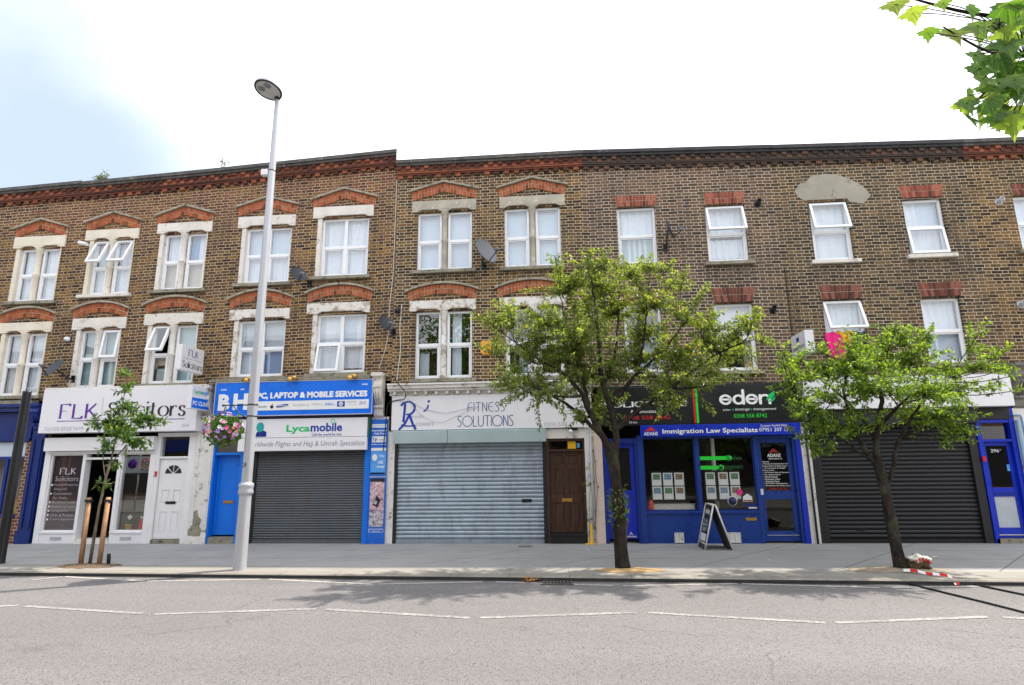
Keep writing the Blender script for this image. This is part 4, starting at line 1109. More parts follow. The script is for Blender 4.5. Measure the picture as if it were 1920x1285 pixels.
P = MB(); P.box(-4.0, .62, -.30, .1, 3.39, 3.46); P.box(-4.0, .62, -.34, .1, 3.462, 3.50); P.box(-4.0, .62, -.24, .1, 3.335, 3.388); P.box(-4.0, .62, -.10, .1, 3.25, 3.333)
for i in range(19):
    x = -3.88 + i * .242; P.box(x, x + .055, -.21, -.102, 3.262, 3.332)
P.build('fascia_cornice', 'white_grubby', H3)

# --- estate agent
P = MB(); P.box(.80, .88, -.04, .14, 0, 2.2); P.box(1.50, 1.56, -.04, .14, 0, 2.2); P.box(.88, 1.50, -.03, .14, 2.10, 2.2); P.build('door_frame', 'blue_navy', H4)
D4 = glazed_door(H4, .88, 1.50, .08, 2.10, .05, 'blue_royal', 'blue_royal', 1.0)
text('A', (1.30, 1.38, .17, .23), .03, 'ink_white', D4); P = MB(); P.box(1.0, 1.46, .034, .046, .12, .15); P.build('kick_strip', 'ink_pale', D4)
P = MB(); P.box(1.56, 1.68, -.06, .14, 0, 2.26); P.box(2.785, 2.865, -.03, .10, .66, 2.2); P.box(4.02, 4.09, -.03, .14, 0, 2.22); P.box(1.68, 4.02, -.05, .12, .605, .658); P.box(1.68, 4.02, -.03, .12, 2.20, 2.26); P.box(4.09, 4.83, -.03, .14, 2.16, 2.22); P.box(4.83, 4.89, -.03, .14, 0, 2.22)
P.build('shopfront', 'blue_deep', H4, bevel=.006)
P = MB(); P.box(1.68, 4.02, -.02, .14, 0, .604); P.box(1.75, 2.7, -.026, -.021, .08, .55); P.box(2.95, 3.95, -.026, -.021, .08, .55); P.build('stall_riser', 'blue_deep', H4)
P = MB(); P.box(4.89, 5.0, -.06, .14, 0, 2.26); P.build('pilaster', 'blue_royal', H4)
SW1 = MB(); SW1.frame(1.68, 2.785, .0, .05, .66, 2.2, .025); SW1 = SW1.build('shop_window', 'blue_navy', H4)
P = MB(); P.quad((1.70, .02, .68), (2.76, .02, .68), (2.76, .02, 2.18), (1.70, .02, 2.18)); P.build('pane', 'glass_dim', SW1)
SW2 = MB(); SW2.frame(2.865, 4.02, .0, .05, .66, 2.2, .025); SW2 = SW2.build('shop_window', 'blue_navy', H4)
P = MB(); P.quad((2.89, .02, .68), (4.0, .02, .68), (4.0, .02, 2.18), (2.89, .02, 2.18)); P.build('pane', 'glass_dim', SW2)
P = MB(); P.box(1.75, 2.74, .14, .17, .67, .78); P.box(1.74, 2.75, .135, .175, .782, .80)
for i in range(14): P.box(1.77 + i * .07, 1.79 + i * .07, .128, .139, .675, .775)
P.build('display_rail', 'white_grubby', SW1)
for z, xe, wd, tx in ((1.755, 3.50, .36, 'ales'), (1.555, 3.32, .66, 'anagement')):
    P = MB(); P.box(2.87, xe, .008, .013, z - .04, z + .04); P.lathe((xe, .008, z), [(.062, 0), (.062, .004), (0, .004)], 18, (0, -1, 0)); P.build('green_strip', 'ink_bright_green', SW2)
    text('S' if tx == 'ales' else 'M', (xe - .035, xe + .035, z - .05, z + .055), .003, 'ink_black', SW2, .01)
    text(tx, (xe + .05, xe + .05 + wd * .62, z - .04 - (.02 if 'g' in tx else 0), z + .05), .010, 'green_dark', SW2)
P = MB(); P.lathe((3.50, .012, .86), [(.10, 0), (.10, .003), (0, .003)], 24, (0, -1, 0)); P.build('round_sticker', 'ink_white', SW2)
P = MB(); P.lathe((3.50, .008, .86), [(.088, 0), (.088, .003), (0, .003)], 24, (0, -1, 0)); P.build('round_sticker_face', 'ink_navy', SW2)
P = MB(); P.prism([(3.72, .84), (3.91, .84), (3.91, .94), (3.815, 1.01), (3.72, .94)], .006, .012); P.build('house_sticker', 'paper', SW2)
P = MB(); P.box(3.73, 3.90, .002, .005, .85, .875); P.build('sticker_band', 'ink_maroon', SW2)
P = MB(); P.box(3.75, 4.0, .006, .012, .745, .80); P.build('blue_sticker', 'blue_navy', SW2)
P = MB(); P.box(3.82, 4.0, .006, .012, .70, .73); P.build('white_sticker', 'paper', SW2)
P = MB()
for i in range(5): P.ball((3.66 + .04 * math.cos(i * 1.256), .0, 1.03 + .04 * math.sin(i * 1.256)), .03, 8, 5, (1, .3, 1))
P.build('pink_sticker', 'pink', SW2)
P = MB(); P.box(3.73, 3.95, -.035, -.021, .46, .52); P.build('letterplate', 'brass', H4)
D5 = glazed_door(H4, 4.09, 4.83, .04, 2.16, .04, 'blue_deep', 'glass_dim', .97, 'glass_dim')
P = MB(); P.box(4.15, 4.80, .022, .036, .155, .165); P.build('kick_strip', 'ink_pale', D5)
P = MB(); P.box(4.095, 4.16, .028, .038, .98, 1.10); P.build('paper_note', 'paper', D5)
text('ADANS', (4.32, 4.60, 1.76, 1.835), .048, 'ink_white', D5, .02)
P = MB(); P.prism([(4.34, 1.86), (4.58, 1.86), (4.52, 1.90), (4.46, 1.95), (4.40, 1.90)], .046, .05); P.build('emblem', 'ink_maroon', D5)
text('Specialist in', (4.34, 4.62, 1.705, 1.745), .048, 'ink_white', D5, .01)
dl = ['Appeals', '• Family & Settlement Visas', 'Deportation & Bail Cases', '• Overstayer & Illegal', 'Entry Cases', '• All Points Based System', 'Visa Applications', '• Work Permits', '• Business Visas', '• Student Visas', '• EU & EEA Immigration,', '• Residence & Family Permits']
for i, s in enumerate(dl):
    z = 1.648 - i * .0455; text(s, (4.20, 4.20 + .0212 * len(s), z, z + .033), .048, 'ink_white', D5, .012)
text('07951 207 122', (4.30, 4.66, 1.085, 1.12), .048, 'ink_red', D5, .012)
for x, wd in ((2.33, .19), (3.42, .34)):
    P = MB(); P.frame(x - wd / 2, x + wd / 2, -.06, -.027, .02, .22, .015)
    n = max(2, int(wd / .09))
    for i in range(n):
        a = x - wd / 2 + .015 + (wd - .03) * i / n; P.box(a + .003, a + (wd - .03) / n - .003, -.052, -.03, .035, .205)
    P.build('air_vent', 'white_grubby', H4)
P = MB(); P.box(.80, 5.03, -.10, .1, 2.47, 3.30); P.box(.62, 5.05, -.16, .1, 3.305, 3.345); P.build('fascia_backing', 'black_frame', H4)

# --- black shuttered shop
P = MB(); P.box(5.0, 5.20, -.05, .1, 0, 2.75); P.build('pilaster', 'white_grubby', H4)
P = MB(); P.tube([(5.115, -.08, .0), (5.115, -.08, 2.3)], .022, 8); P.build('downpipe', 'black_frame', H4)
corbel(H4, 4.99, 5.2, 2.75, 3.5, 'stone_ornate')
for a_, b_ in ((5.21, 5.40), (8.40, 8.56)): MB().box(a_, b_, -.02, .12, 0, 2.40).build('shutter_guide', 'black_frame', H5)
shutter(H5, 5.40, 8.40, 0, 2.42, .05, 'shutter_black', .0865, (5.97, 6.12, .25, .285))
P = MB(); P.box(5.21, 8.56, -.20, .1, 2.405, 2.72); P.box(8.565, 9.28, -.05, .1, 2.48, 2.72); P.build('shutter_box', 'black_frame', H5, bevel=.01)
P = MB(); P.box(8.58, 8.66, -.04, .14, 0, 2.47); P.box(9.24, 9.34, -.04, .14, 0, 2.72); P.box(8.66, 9.24, -.03, .14, 2.41, 2.47); P.box(8.66, 9.24, -.03, .14, 2.02, 2.07); P.build('door_frame', 'blue_royal', H5)
D6 = glazed_door(H5, 8.66, 9.24, .10, 2.02, .04, 'blue_royal', 'frosted', 1.0, 'glass_tint', .085)
text('296', (8.84, 9.0, 1.80, 1.87), .05, 'ink_white', D6)
text('A', (9.015, 9.04, 1.84, 1.87), .05, 'ink_white', D6)
P = MB(); P.box(8.76, 9.14, .026, .038, .955, .985); P.build('letterplate', 'blue_navy', D6)
P = MB(); P.box(8.70, 9.2, .024, .036, .15, .17); P.build('kick_strip', 'ink_pale', D6)
P = MB(); P.box(9.10, 9.17, .05, .054, 1.42, 1.55); P.build('notice', 'blue_pale', D6)
P = MB(); P.quad((8.66, .05, 2.07), (9.24, .05, 2.07), (9.24, .05, 2.41), (8.66, .05, 2.41)); P.build('transom_pane', 'glass_tint', H5)
P = MB(); P.box(8.585, 8.65, -.07, -.041, 1.62, 1.72); P.build('bell_box', 'ink_red', H5)
P = MB(); P.box(8.60, 9.3, -.04, .12, 0, .09); P.build('door_step', 'sill_stone', H5)
P = MB(); P.box(9.34, 9.62, -.05, .1, 0, 2.7); P.build('pilaster', 'white_grubby', H6)
P = MB(); P.tube([(9.36, -.09, .0), (9.36, -.09, 2.45)], .03, 8); P.tube([(9.30, -.09, 2.55), (9.45, -.09, 2.55), (9.46, -.09, 2.5), (9.47, -.09, 1.9), (9.55, -.09, 1.85)], .018, 6); P.build('downpipe', 'pipe_blue', H6)
corbel(H6, 9.36, 9.62, 2.7, 3.62, 'stone_ornate')
P = MB(); P.box(9.63, 13.6, -.05, .1, 0, 3.3); P.build('shop_wall', 'white_grubby', H6)
P = MB(); P.box(5.06, 9.29, -.12, .0, 3.40, 3.46); P.build('fascia_top', 'sill_stone', H5)

# ------------------------------------------------------------------ signs
def board(name, label, cat, x0, x1, z0, z1, y0, y1, mat, bevel=.006):
    m_ = MB(); m_.box(x0, x1, y0, y1, z0, z1)
    return tag(m_.build(name, mat, None, bevel), label, cat)
S1 = board('shop_sign', 'deep white fascia box lettered in purple and black above the solicitors shop', 'shop sign', -12.42, -8.50, 2.52, 3.555, -.32, -.002, 'white_sign', .012)
y = -.324
strokes('FLK', (-11.95, -10.98, 2.84, 3.21), y, 'purple', S1, .14, .03, .11, .26)
strokes('Solicitors', (-10.72, -8.77, 2.865, 3.23), y, 'ink_black', S1, .14, .028, .09, .17)
P = MB(); P.box(-11.97, -8.78, y - .002, y, 2.79, 2.805); P.build('underline', 'purple', S1)
P = MB(); P.box(-10.868, -10.86, y - .002, y, 2.83, 3.34); P.build('divider', 'ink_pale', S1)
text('Tel:020 8558 9699', (-12.27, -11.27, 2.575, 2.665), y, 'ink_pale', S1)
text('304', (-8.83, -8.65, 2.60, 2.68), y, 'ink_pale', S1)

S2 = board('shop_sign', 'bright blue fascia with huge white letters and a strip of small logos', 'shop sign', -8.12, -4.34, 2.83, 3.63, -.28, -.002, 'blue_sign', .008)
y = -.284
P = MB(); P.frame(-8.125, -4.335, -.29, -.282, 2.825, 3.635, .02); P.build('trim', 'ink_pale', S2)
text('B', (-8.02, -7.73, 2.97, 3.35), y, 'ink_white', S2, .05); text('H', (-7.655, -7.30, 2.98, 3.36), y, 'ink_white', S2, .05)
text('PC, LAPTOP & MOBILE SERVICES', (-7.08, -4.46, 3.20, 3.37), y, 'ink_white', S2, .05)
P = MB(); P.box(-7.05, -4.42, y - .001, y, 2.955, 3.165); P.build('logo_strip', 'paper', S2)
y2 = -.29
P = MB(); P.lathe((-6.71, y2, 3.035), [(.04, 0), (0, .001)], 14, (0, -1, 0)); P.prism([(-6.71, 3.078), (-6.69, 3.083), (-6.68, 3.103), (-6.70, 3.098)], y2 - .001, y2); P.build('logo', 'ink_black', S2)
P = MB(); P.lathe((0, 0, 0), [(1, 0), (0, .001)], 22, (0, -1, 0)); P.v = [(-6.46 + v[0] * .15 + v[2] * .012, y2 + v[1], 3.055 + v[2] * .033 + v[0] * .02) for v in P.v]; P.build('logo', 'ink_blue', S2)
text('SAMSUNG', (-6.56, -6.36, 3.038, 3.074), y2 - .002, 'paper', S2, .01)
text('BlackBerry', (-6.20, -5.82, 3.03, 3.09), y2, 'ink_pale', S2)
text('NOKIA', (-5.76, -5.50, 3.055, 3.095), y2, 'ink_pale', S2)
text('DELL', (-5.44, -5.22, 3.045, 3.10), y2, 'blue_pale', S2, .02)
P = MB(); P.box(-5.16, -4.98, y2 - .001, y2, 3.01, 3.13); P.build('logo', 'ink_blue', S2)
P = MB(); P.lathe((-5.07, y2 - .002, 3.07), [(.05, 0), (0, .001)], 18, (0, -1, 0)); P.build('logo_disc', 'paper', S2)
text('hp', (-5.10, -5.04, 3.035, 3.105), y2 - .005, 'ink_blue', S2, .01, .2)
text('SONY', (-4.93, -4.70, 3.09, 3.13), y2, 'ink_grey', S2); text('VAIO', (-4.90, -4.72, 3.03, 3.06), y2, 'ink_pale', S2)
text('ac', (-4.64, -4.47, 3.05, 3.12), y2, 'petal_purple', S2, 0, .2)
text('acer', (-7.03, -6.82, 3.02, 3.06), y2, 'green_dark', S2)
text('020', (-7.98, -7.84, 3.44, 3.475), y, 'ink_white', S2, .03); text('85', (-7.50, -7.41, 3.44, 3.475), y, 'ink_white', S2, .03); text('302', (-4.60, -4.46, 3.49, 3.525), y, 'ink_white', S2, .03)

S3 = board('shop_sign', 'pale lightbox with green and blue telephone company lettering over the dark shutter', 'shop sign', -7.50, -4.46, 2.335, 2.765, -.21, -.125, 'white_sign', .01)
y = -.214
text('Lyca', (-6.36, -5.80, 2.44 - .03, 2.62), y, 'ink_green', S3, .03)
text('mobile', (-5.785, -5.04, 2.455, 2.65), y, 'ink_blue', S3, .03)
text('Call the world for less', (-5.75, -5.05, 2.36, 2.42), y, 'ink_blue', S3, .01)
P = MB(); P.frame(-5.31, -5.22, y - .002, y, 2.645, 2.735, .012); P.build('logo', 'ink_green', S3)
P = MB(); P.ball((-6.99, y - .002, 2.58), .115, 14, 8, (.8, .02, 1)); P.build('portrait_silhouette', 'teal', S3)
P = MB(); P.prism([(-7.10, 2.36), (-6.83, 2.36), (-6.83, 2.47), (-6.90, 2.50), (-7.06, 2.47)], y - .002, y); P.build('silhouette_shoulders', 'blue_navy', S3)
P = MB(); P.box(-4.455, -4.425, -.20, -.125, 2.335, 2.77); P.build('end_cap', 'green_dark', S3)
S4 = board('shop_sign', 'narrow white sign offering worldwide flights under the pale lightbox', 'shop sign', -7.50, -4.46, 2.035, 2.328, -.21, -.122, 'white_sign')
text('Worldwide Flights and Hajj & Umrah Specialists', (-7.30, -4.50, 2.10, 2.25), -.214, 'ink_grey', S4, .0, .2)

PO = board('poster_panel', 'tall blue panel of phone call posters beside the steel shutter', 'poster', -4.405, -4.025, 0, 2.72, -.085, -.032, 'blue_poster')
y = -.089
def pbox(x0, x1, z0, z1, mat, name='poster'):
    m_ = MB(); m_.box(x0, x1, y - .002, y, z0, z1); return m_.build(name, mat, PO)
pbox(-4.385, -4.045, 2.53, 2.61, 'paper'); text('Lycamobile', (-4.36, -4.07, 2.545, 2.595), y - .005, 'blue_pale', PO)
text('International', (-4.385, -4.05, 2.445, 2.49), y, 'ink_white', PO, .02); text('Calls From', (-4.34, -4.06, 2.375, 2.42), y, 'ink_white', PO, .02)
pbox(-4.375, -4.055, 2.20, 2.335, 'paper'); text('1p', (-4.35, -4.25, 2.215, 2.315), y - .005, 'ink_blue', PO, .02); text('/minute', (-4.22, -4.08, 2.24, 2.275), y - .005, 'ink_blue', PO)
text('Mobile Recharge', (-4.385, -4.05, 2.135, 2.165), y, 'ink_white', PO, .02)
pbox(-4.39, -4.04, 2.01, 2.075, 'paper'); pbox(-4.39, -4.04, 1.49, 2.0, 'blue_pale')
P = MB(); P.ball((-4.30, y - .004, 1.86), .065, 10, 6, (1, .03, 1.2)); P.build('poster_figure', 'paper', PO)
text('15 free', (-4.20, -4.08, 1.87, 1.92), y - .005, 'ink_white', PO, .02); text('100', (-4.22, -4.10, 1.72, 1.79), y - .005, 'ink_white', PO, .02); text('minutes', (-4.24, -4.07, 1.63, 1.69), y - .005, 'ink_white', PO, .02)
pbox(-4.385, -4.05, 1.495, 1.53, 'paper')
pbox(-4.405, -4.025, 1.425, 1.445, 'ink_pale', 'divider')
pbox(-4.375, -4.055, 1.33, 1.40, 'ink_black'); pbox(-4.375, -4.055, .71, 1.325, 'photo_pink'); pbox(-4.375, -4.055, .36, .70, 'photo_collage')
P = MB(); P.prism([(-4.31, .83), (-4.20, .78), (-4.12, .93), (-4.22, 1.02)], y - .006, y - .003); P.build('pictured_phone', 'ink_black', PO)
P = MB(); P.prism([(-4.285, .86), (-4.225, .83), (-4.20, .90), (-4.25, .925)], y - .009, y - .007); P.build('pictured_screen', 'ink_pale', PO)
P = MB(); P.frame(-4.385, -4.05, y - .002, y, .245, .32, .006); P.build('notice_border', 'ink_white', PO)
text('Unlocking & repairs', (-4.37, -4.065, .285, .308), y, 'ink_white', PO, .01); text('all phones', (-4.29, -4.14, .255, .275), y, 'ink_white', PO, .01)

S5 = board('shop_sign', 'long white fascia with thin blue art deco capitals above the steel shutter', 'shop sign', -3.93, .60, 2.455, 3.24, -.13, -.002, 'white_sign')
y = -.134
strokes(['dF', 'dI', 'dT', 'dN', 'dE', 'dS', 'dS'], (-2.19, -1.33, 2.84, 3.06), y, 'ink_steel', S5, .075, .06, 0, .17)
strokes(['dS', 'dO', 'dL', 'dU', 'dT', 'dI', 'dO', 'dN', 'dS'], (-2.41, -1.14, 2.51, 2.76), y, 'ink_steel', S5, .075, .06, 0, .12)
def pen(pts, r, mat):
    v, f = ribbon(spl(pts, 6), lambda t: r * (.75 + .5 * abs(t[1])), 0); m_ = MB(); m_.add([(a, y - pen.k * .0004, b) for a, b, _ in v], f); pen.k += 1; m_.build('logo_stroke', mat, S5)
pen.k = 1
pen([(-3.62, 3.06), (-3.63, 2.85), (-3.65, 2.64)], .045, 'ink_blue')
pen([(-3.71, 3.01), (-3.66, 3.07), (-3.52, 3.10), (-3.41, 3.03), (-3.40, 2.92), (-3.47, 2.83), (-3.59, 2.81)], .045, 'ink_blue')
pen([(-3.75, 2.47), (-3.62, 2.60), (-3.51, 2.81)], .045, 'ink_blue'); pen([(-3.51, 2.81), (-3.44, 2.62), (-3.36, 2.47)], .045, 'ink_blue'); pen([(-3.70, 2.58), (-3.55, 2.55), (-3.36, 2.56)], .04, 'ink_blue')
text('hysio', (-3.45, -3.17, 2.70, 2.80), y, 'ink_pale', S5); text('nswers', (-3.35, -2.95, 2.545, 2.625), y, 'ink_pale', S5)
P = MB(); P.lathe((-3.07, y, 3.10), [(.03, 0), (0, .001)], 12, (0, -1, 0)); P.build('logo_dot', 'ink_blue', S5)
pen([(-3.08, 3.02), (-3.11, 2.93), (-3.19, 2.87)], .03, 'ink_blue')
text('0203 538', (-.46, .05, 2.50, 2.575), y, 'ink_pale', S5)

S6 = board('shop_sign', 'black fascia with white serif capitals half hidden by the street tree', 'shop sign', .74, 2.845, 2.48, 3.30, -.16, -.102, 'black_sign')
y = -.164
strokes('SOLICITORS', (.86, 2.68, 2.87, 3.0), y, 'ink_white', S6, .17, .06, .13, .24)
text('& Advocates', (1.45, 2.0, 2.74, 2.81), y, 'ink_white', S6); text('0208 558 4242', (1.30, 2.30, 2.60, 2.68), y, 'ink_red', S6, .0); text('24 hrs', (1.40, 1.58, 2.52, 2.565), y, 'ink_white', S6)
P = MB(); P.box(2.80, 2.842, y - .002, y, 2.50, 3.28); P.build('red_edge', 'ink_red', S6)
S7 = board('shop_sign', 'black fascia with large rounded white letters and a green leaf', 'shop sign', 2.852, 5.06, 2.48, 3.30, -.16, -.102, 'black_sign')
P = MB(); P.box(2.855, 2.90, y - .002, y, 2.50, 3.28); P.build('green_edge', 'ink_bright_green', S7)
strokes(['be', 'bd', 'be', 'bn'], (3.36, 4.45, 2.875, 3.215), y, 'ink_white', S7, .165, .15, 0, .20, caps=True)
for pts in ([(4.34, 2.96), (4.40, 3.08), (4.53, 3.17), (4.53, 3.08), (4.46, 3.0)], [(4.36, 2.945), (4.46, 2.97), (4.54, 3.06), (4.52, 2.97), (4.45, 2.93)]):
    P = MB(); P.prism(pts, y - .010, y - .007); P.build('leaf_logo', 'ink_green', S7)
text('sales', (3.42, 3.58, 2.755, 2.80), y, 'ink_white', S7, 0, .2); text('lettings', (3.68, 3.98, 2.74, 2.81), y, 'ink_white', S7, 0, .2); text('management', (4.06, 4.54, 2.74, 2.80), y, 'ink_white', S7, 0, .2)
for x in (3.635, 4.015):
    P = MB(); P.lathe((x, y, 2.775), [(.016, 0), (0, .001)], 10, (0, -1, 0)); P.build('dot', 'ink_green', S7)
text('0208 558 8742', (3.64, 4.33, 2.60, 2.68), y, 'ink_bright_green', S7, .0)
S8 = board('banner_sign', 'royal blue immigration law banner over the estate agent window', 'shop sign', 1.63, 4.99, 2.225, 2.472, -.19, -.166, 'blue_royal')
S8.data.materials[0] = MATS['blue_royal']
y = -.194
text('Immigration Law Specialists', (2.10, 4.10, 2.255, 2.385), y, 'ink_white', S8, .022)
text('ADANS', (1.70, 2.0, 2.25, 2.325), y, 'ink_white', S8, .02); P = MB(); P.prism([(1.71, 2.345), (1.99, 2.345), (1.93, 2.37), (1.87, 2.43), (1.85, 2.43), (1.79, 2.385)], y - .002, y); P.build('emblem', 'ink_red', S8)
text('Contact: Rashid Malik', (4.16, 4.72, 2.40, 2.445), y, 'ink_white', S8, .006); text('07951 207 122', (4.13, 4.79, 2.295, 2.375), y, 'ink_white', S8, .008)
S9 = board('shop_sign', 'blank white fascia board above the black shutter', 'shop sign', 5.10, 9.24, 2.735, 3.40, -.30, -.002, 'white_sign', .008)

def projecting(name, label, x0, x1, y0, y1, z0, z1, mat):
    m_ = MB(); m_.box(x0, x1, y0, y1, z0, z1); o = tag(m_.build(name, mat, None, .008), label, 'projecting sign')
    b = MB(); b.box((x0 + x1) / 2 - .015, (x0 + x1) / 2 + .015, y1, -.002, z1 - .12, z1 - .09); b.box((x0 + x1) / 2 - .015, (x0 + x1) / 2 + .015, y1, -.002, z0 + .09, z0 + .12); b.build('bracket', 'ink_pale', o)
    return o
J1 = projecting('projecting_sign', 'white projecting sign of the solicitors jutting out below the first floor windows', -8.74, -8.60, -.93, -.10, 3.86, 4.44, 'white_sign')
fx = lambda xx: (lambda u, v, d=0: (xx + d, u, v))
strokes('FLK', (-.70, -.33, 4.20, 4.36), 0, 'purple', J1, .13, .045, .11, .26, fn=fx(-8.594))
strokes('Solicitors', (-.88, -.15, 3.93, 4.08), 0, 'ink_black', J1, .12, .04, .09, .17, fn=fx(-8.594))
P = MB(); P.box(-8.596, -8.594, -.88, -.15, 4.14, 4.15); P.build('underline', 'ink_pale', J1)
J2 = projecting('projecting_sign', 'small white and blue projecting sign between the two left shop fronts', -8.42, -8.30, -.86, -.10, 2.98, 3.50, 'white_sign')
P = MB(); P.box(-8.30, -8.296, -.84, -.12, 3.0, 3.23); P.build('blue_band', 'blue_sign', J2)
text('PC CLINIC', (-.81, -.15, 3.06, 3.16), 0, 'ink_white', J2, .03, fn=fx(-8.293))
text('Lyca', (-.78, -.50, 3.30, 3.42), 0, 'ink_green', J2, .02, fn=fx(-8.294)); text('mobile', (-.49, -.18, 3.32, 3.43), 0, 'blue_pale', J2, .02, fn=fx(-8.294))
J3 = projecting('projecting_sign', 'white projecting box sign half lost in the leaves of the right tree', 5.02, 5.20, -.86, -.10, 3.86, 4.34, 'white_sign')
fm = lambda xx: (lambda u, v, d=0: (xx - d, -u, v))
text('solicitors', (.16, .80, 3.99, 4.10), 0, 'ink_black', J3, fn=fm(5.016)); P = MB(); P.box(5.012, 5.016, -.55, -.42, 4.17, 4.25); P.build('emblem', 'blue_navy', J3)

# ------------------------------------------------------------------ fittings on the walls
DISH = 'satellite dishes on the brick walls'
def sat_dish(label, wx, wz, c, aim, r, mat, wy=0.0):
    """dish of radius r centred at c, facing aim, on a bent arm from the wall point (wx, wz)"""
    t = thing('satellite_dish', label, 'satellite dish', (wx, wy, wz), DISH)
    c = Vector(c); d = Vector(aim).normalized()
    m_ = MB(); prof = [(0, -.16 * r)] + [(r * k / 7, -.16 * r + .22 * r * (k / 7) ** 2) for k in range(1, 8)] + [(r * 1.01, .075 * r)] + [(r * k / 7, -.20 * r + .22 * r * (k / 7) ** 2) for k in range(7, 0, -1)] + [(0, -.20 * r)]
    m_.lathe(c, prof, 26, d); m_.build('dish', mat, t)
    a = MB(); up = Vector((0, 0, 1)); low = (up - d * up.dot(d)).normalized() * -1
    a.tube([(wx, wy - .02, wz), (wx, wy - .16, wz), (wx, wy - .17, wz + .02), c - d * .22 * r], .018, 8); a.build('arm', 'black_metal', t)
    b = MB(); b.box(wx - .05, wx + .05, wy - .02, wy, wz - .09, wz + .09); b.build('wall_bracket', 'black_metal', t)
    f = c + d * r * 1.05 + low * r * .55
    l = MB(); l.tube([c + low * r * .9 - d * .02, f], .012, 6); l.build('receiver_arm', 'black_metal', t)
    l = MB(); l.tube([f - (c - f).normalized() * .02, f + (c - f).normalized() * .10], [.03, .035], 10); l.build('receiver', 'dish_grey', t)
    return t
sat_dish('dark round dish above the left end of the solicitors fascia', -12.0, 3.85, (-12.22, -.36, 4.08), (-.25, -.75, .5), .26, 'dish_dark')
sat_dish('dark dish between the two wide top floor windows', -6.12, 6.08, (-6.28, -.30, 6.22), (.72, -.62, .35), .20, 'dish_dark')
sat_dish('grey dish between the blue shop house and the fitness shop house', -3.98, 4.78, (-4.08, -.30, 4.93), (.75, -.55, .35), .20, 'dish_dark')
sat_dish('large pale grey dish between two top floor stone windows', -1.83, 6.36, (-1.72, -.36, 6.58), (.80, -.55, .38), .33, 'dish_grey')
sat_dish('slim black dish seen edge on beside a brick headed window', 2.47, 6.60, (2.54, -.34, 6.93), (.96, -.30, .30), .25, 'dish_dark')

def wall_pipe(label, x, z, mat, l=.16, r=.055, name='flue_pipe', cat='vent pipe'):
    m_ = MB(); m_.lathe((x, 0, z), [(r, 0), (r, l), (r * .75, l), (r * .7, .02)], 14, (0, -1, .25))
    m_.lathe((x, -.002, z), [(r * 1.5, 0), (r * 1.5, .012), (r, .014)], 14, (0, -1, 0))
    return tag(m_.build(name, mat), label, cat, 'flue pipes on the walls')
wall_pipe('black flue pipe beside the open top floor window', 4.66, 7.58, 'black_metal')
wall_pipe('black flue pipe level with the brick head over the first floor plants', 4.74, 5.0, 'black_metal')
wall_pipe('grey flue pipe near the top of the wall right of the lopsided sash', 9.92, 7.35, 'pole_grey', .14)
wall_pipe('grey flue pipe lower on the right end house', 9.95, 4.94, 'pole_grey', .14)
c = thing('security_camera', 'white bullet camera beside the open pair of top windows', 'camera', (-12.2, 0, 7.36))
P = MB(); P.tube([(-12.26, -.16, 7.37), (-12.05, -.13, 7.32)], [.05, .045], 12); P.build('body', 'white_paint', c)
P = MB(); P.tube([(-12.1, 0, 7.33), (-12.1, -.13, 7.32)], .02, 8); P.build('bracket', 'white_paint', c)
c = thing('wall_light', 'small round bulkhead lamp on the brick left of the teal blinds', 'wall light', (-12.28, 0, 4.86))
P = MB(); P.lathe((-12.28, 0, 4.86), [(.06, 0), (.06, .03), (.045, .10), (0, .12)], 14, (0, -1, 0)); P.build('globe', 'net', c); P = MB(); P.box(-12.36, -12.20, -.02, 0, 4.80, 4.92); P.build('plate', 'black_metal', c)
c = thing('security_camera', 'black dome camera under a junction box at the brick joint', 'camera', (-3.87, 0, 5.3))
P = MB(); P.ball((-3.87, -.10, 5.28), .075, 12, 8); P.build('body', 'black_metal', c); P = MB(); P.box(-3.9, -3.84, -.09, 0, 5.28, 5.36); P.build('bracket', 'black_metal', c)
c = thing('security_camera', 'small white dome camera over the brown door', 'camera', (.12, -.13, 2.40))
P = MB(); P.ball((.12, -.17, 2.37), .045, 12, 8); P.build('body', 'white_paint', c); P = MB(); P.box(.08, .28, -.16, -.062, 2.395, 2.44); P.build('bracket', 'black_metal', c)

def alarm(label, x, z, w_, hgt, mat):
    t = thing('alarm_box', label, 'alarm box', (x, 0, z - hgt / 2), 'alarm boxes on the walls')
    m_ = MB(); m_.prism([(x - w_ / 2, z - hgt / 2 + .05), (x - w_ / 2 + .05, z - hgt / 2), (x + w_ / 2 - .05, z - hgt / 2), (x + w_ / 2, z - hgt / 2 + .05), (x + w_ / 2, z + hgt / 2), (x - w_ / 2, z + hgt / 2)], -.10, 0); m_.build('cover', mat, t, .012)
    return t
alarm('plain orange alarm box beside the stone colonnette window', -1.76, 4.32, .24, .32, 'orange_box')
t = alarm('orange alarm box with a white disc in the tree leaves', 2.93, 4.1, .24, .22, 'orange_box')
P = MB(); P.lathe((2.93, -.102, 4.11), [(.075, 0), (.075, .004), (0, .005)], 18, (0, -1, 0)); P.build('disc', 'ink_white', t)
P = MB(); P.ball((2.93, -.05, 3.94), .05, 10, 6); P.build('strobe', 'ink_blue', t)

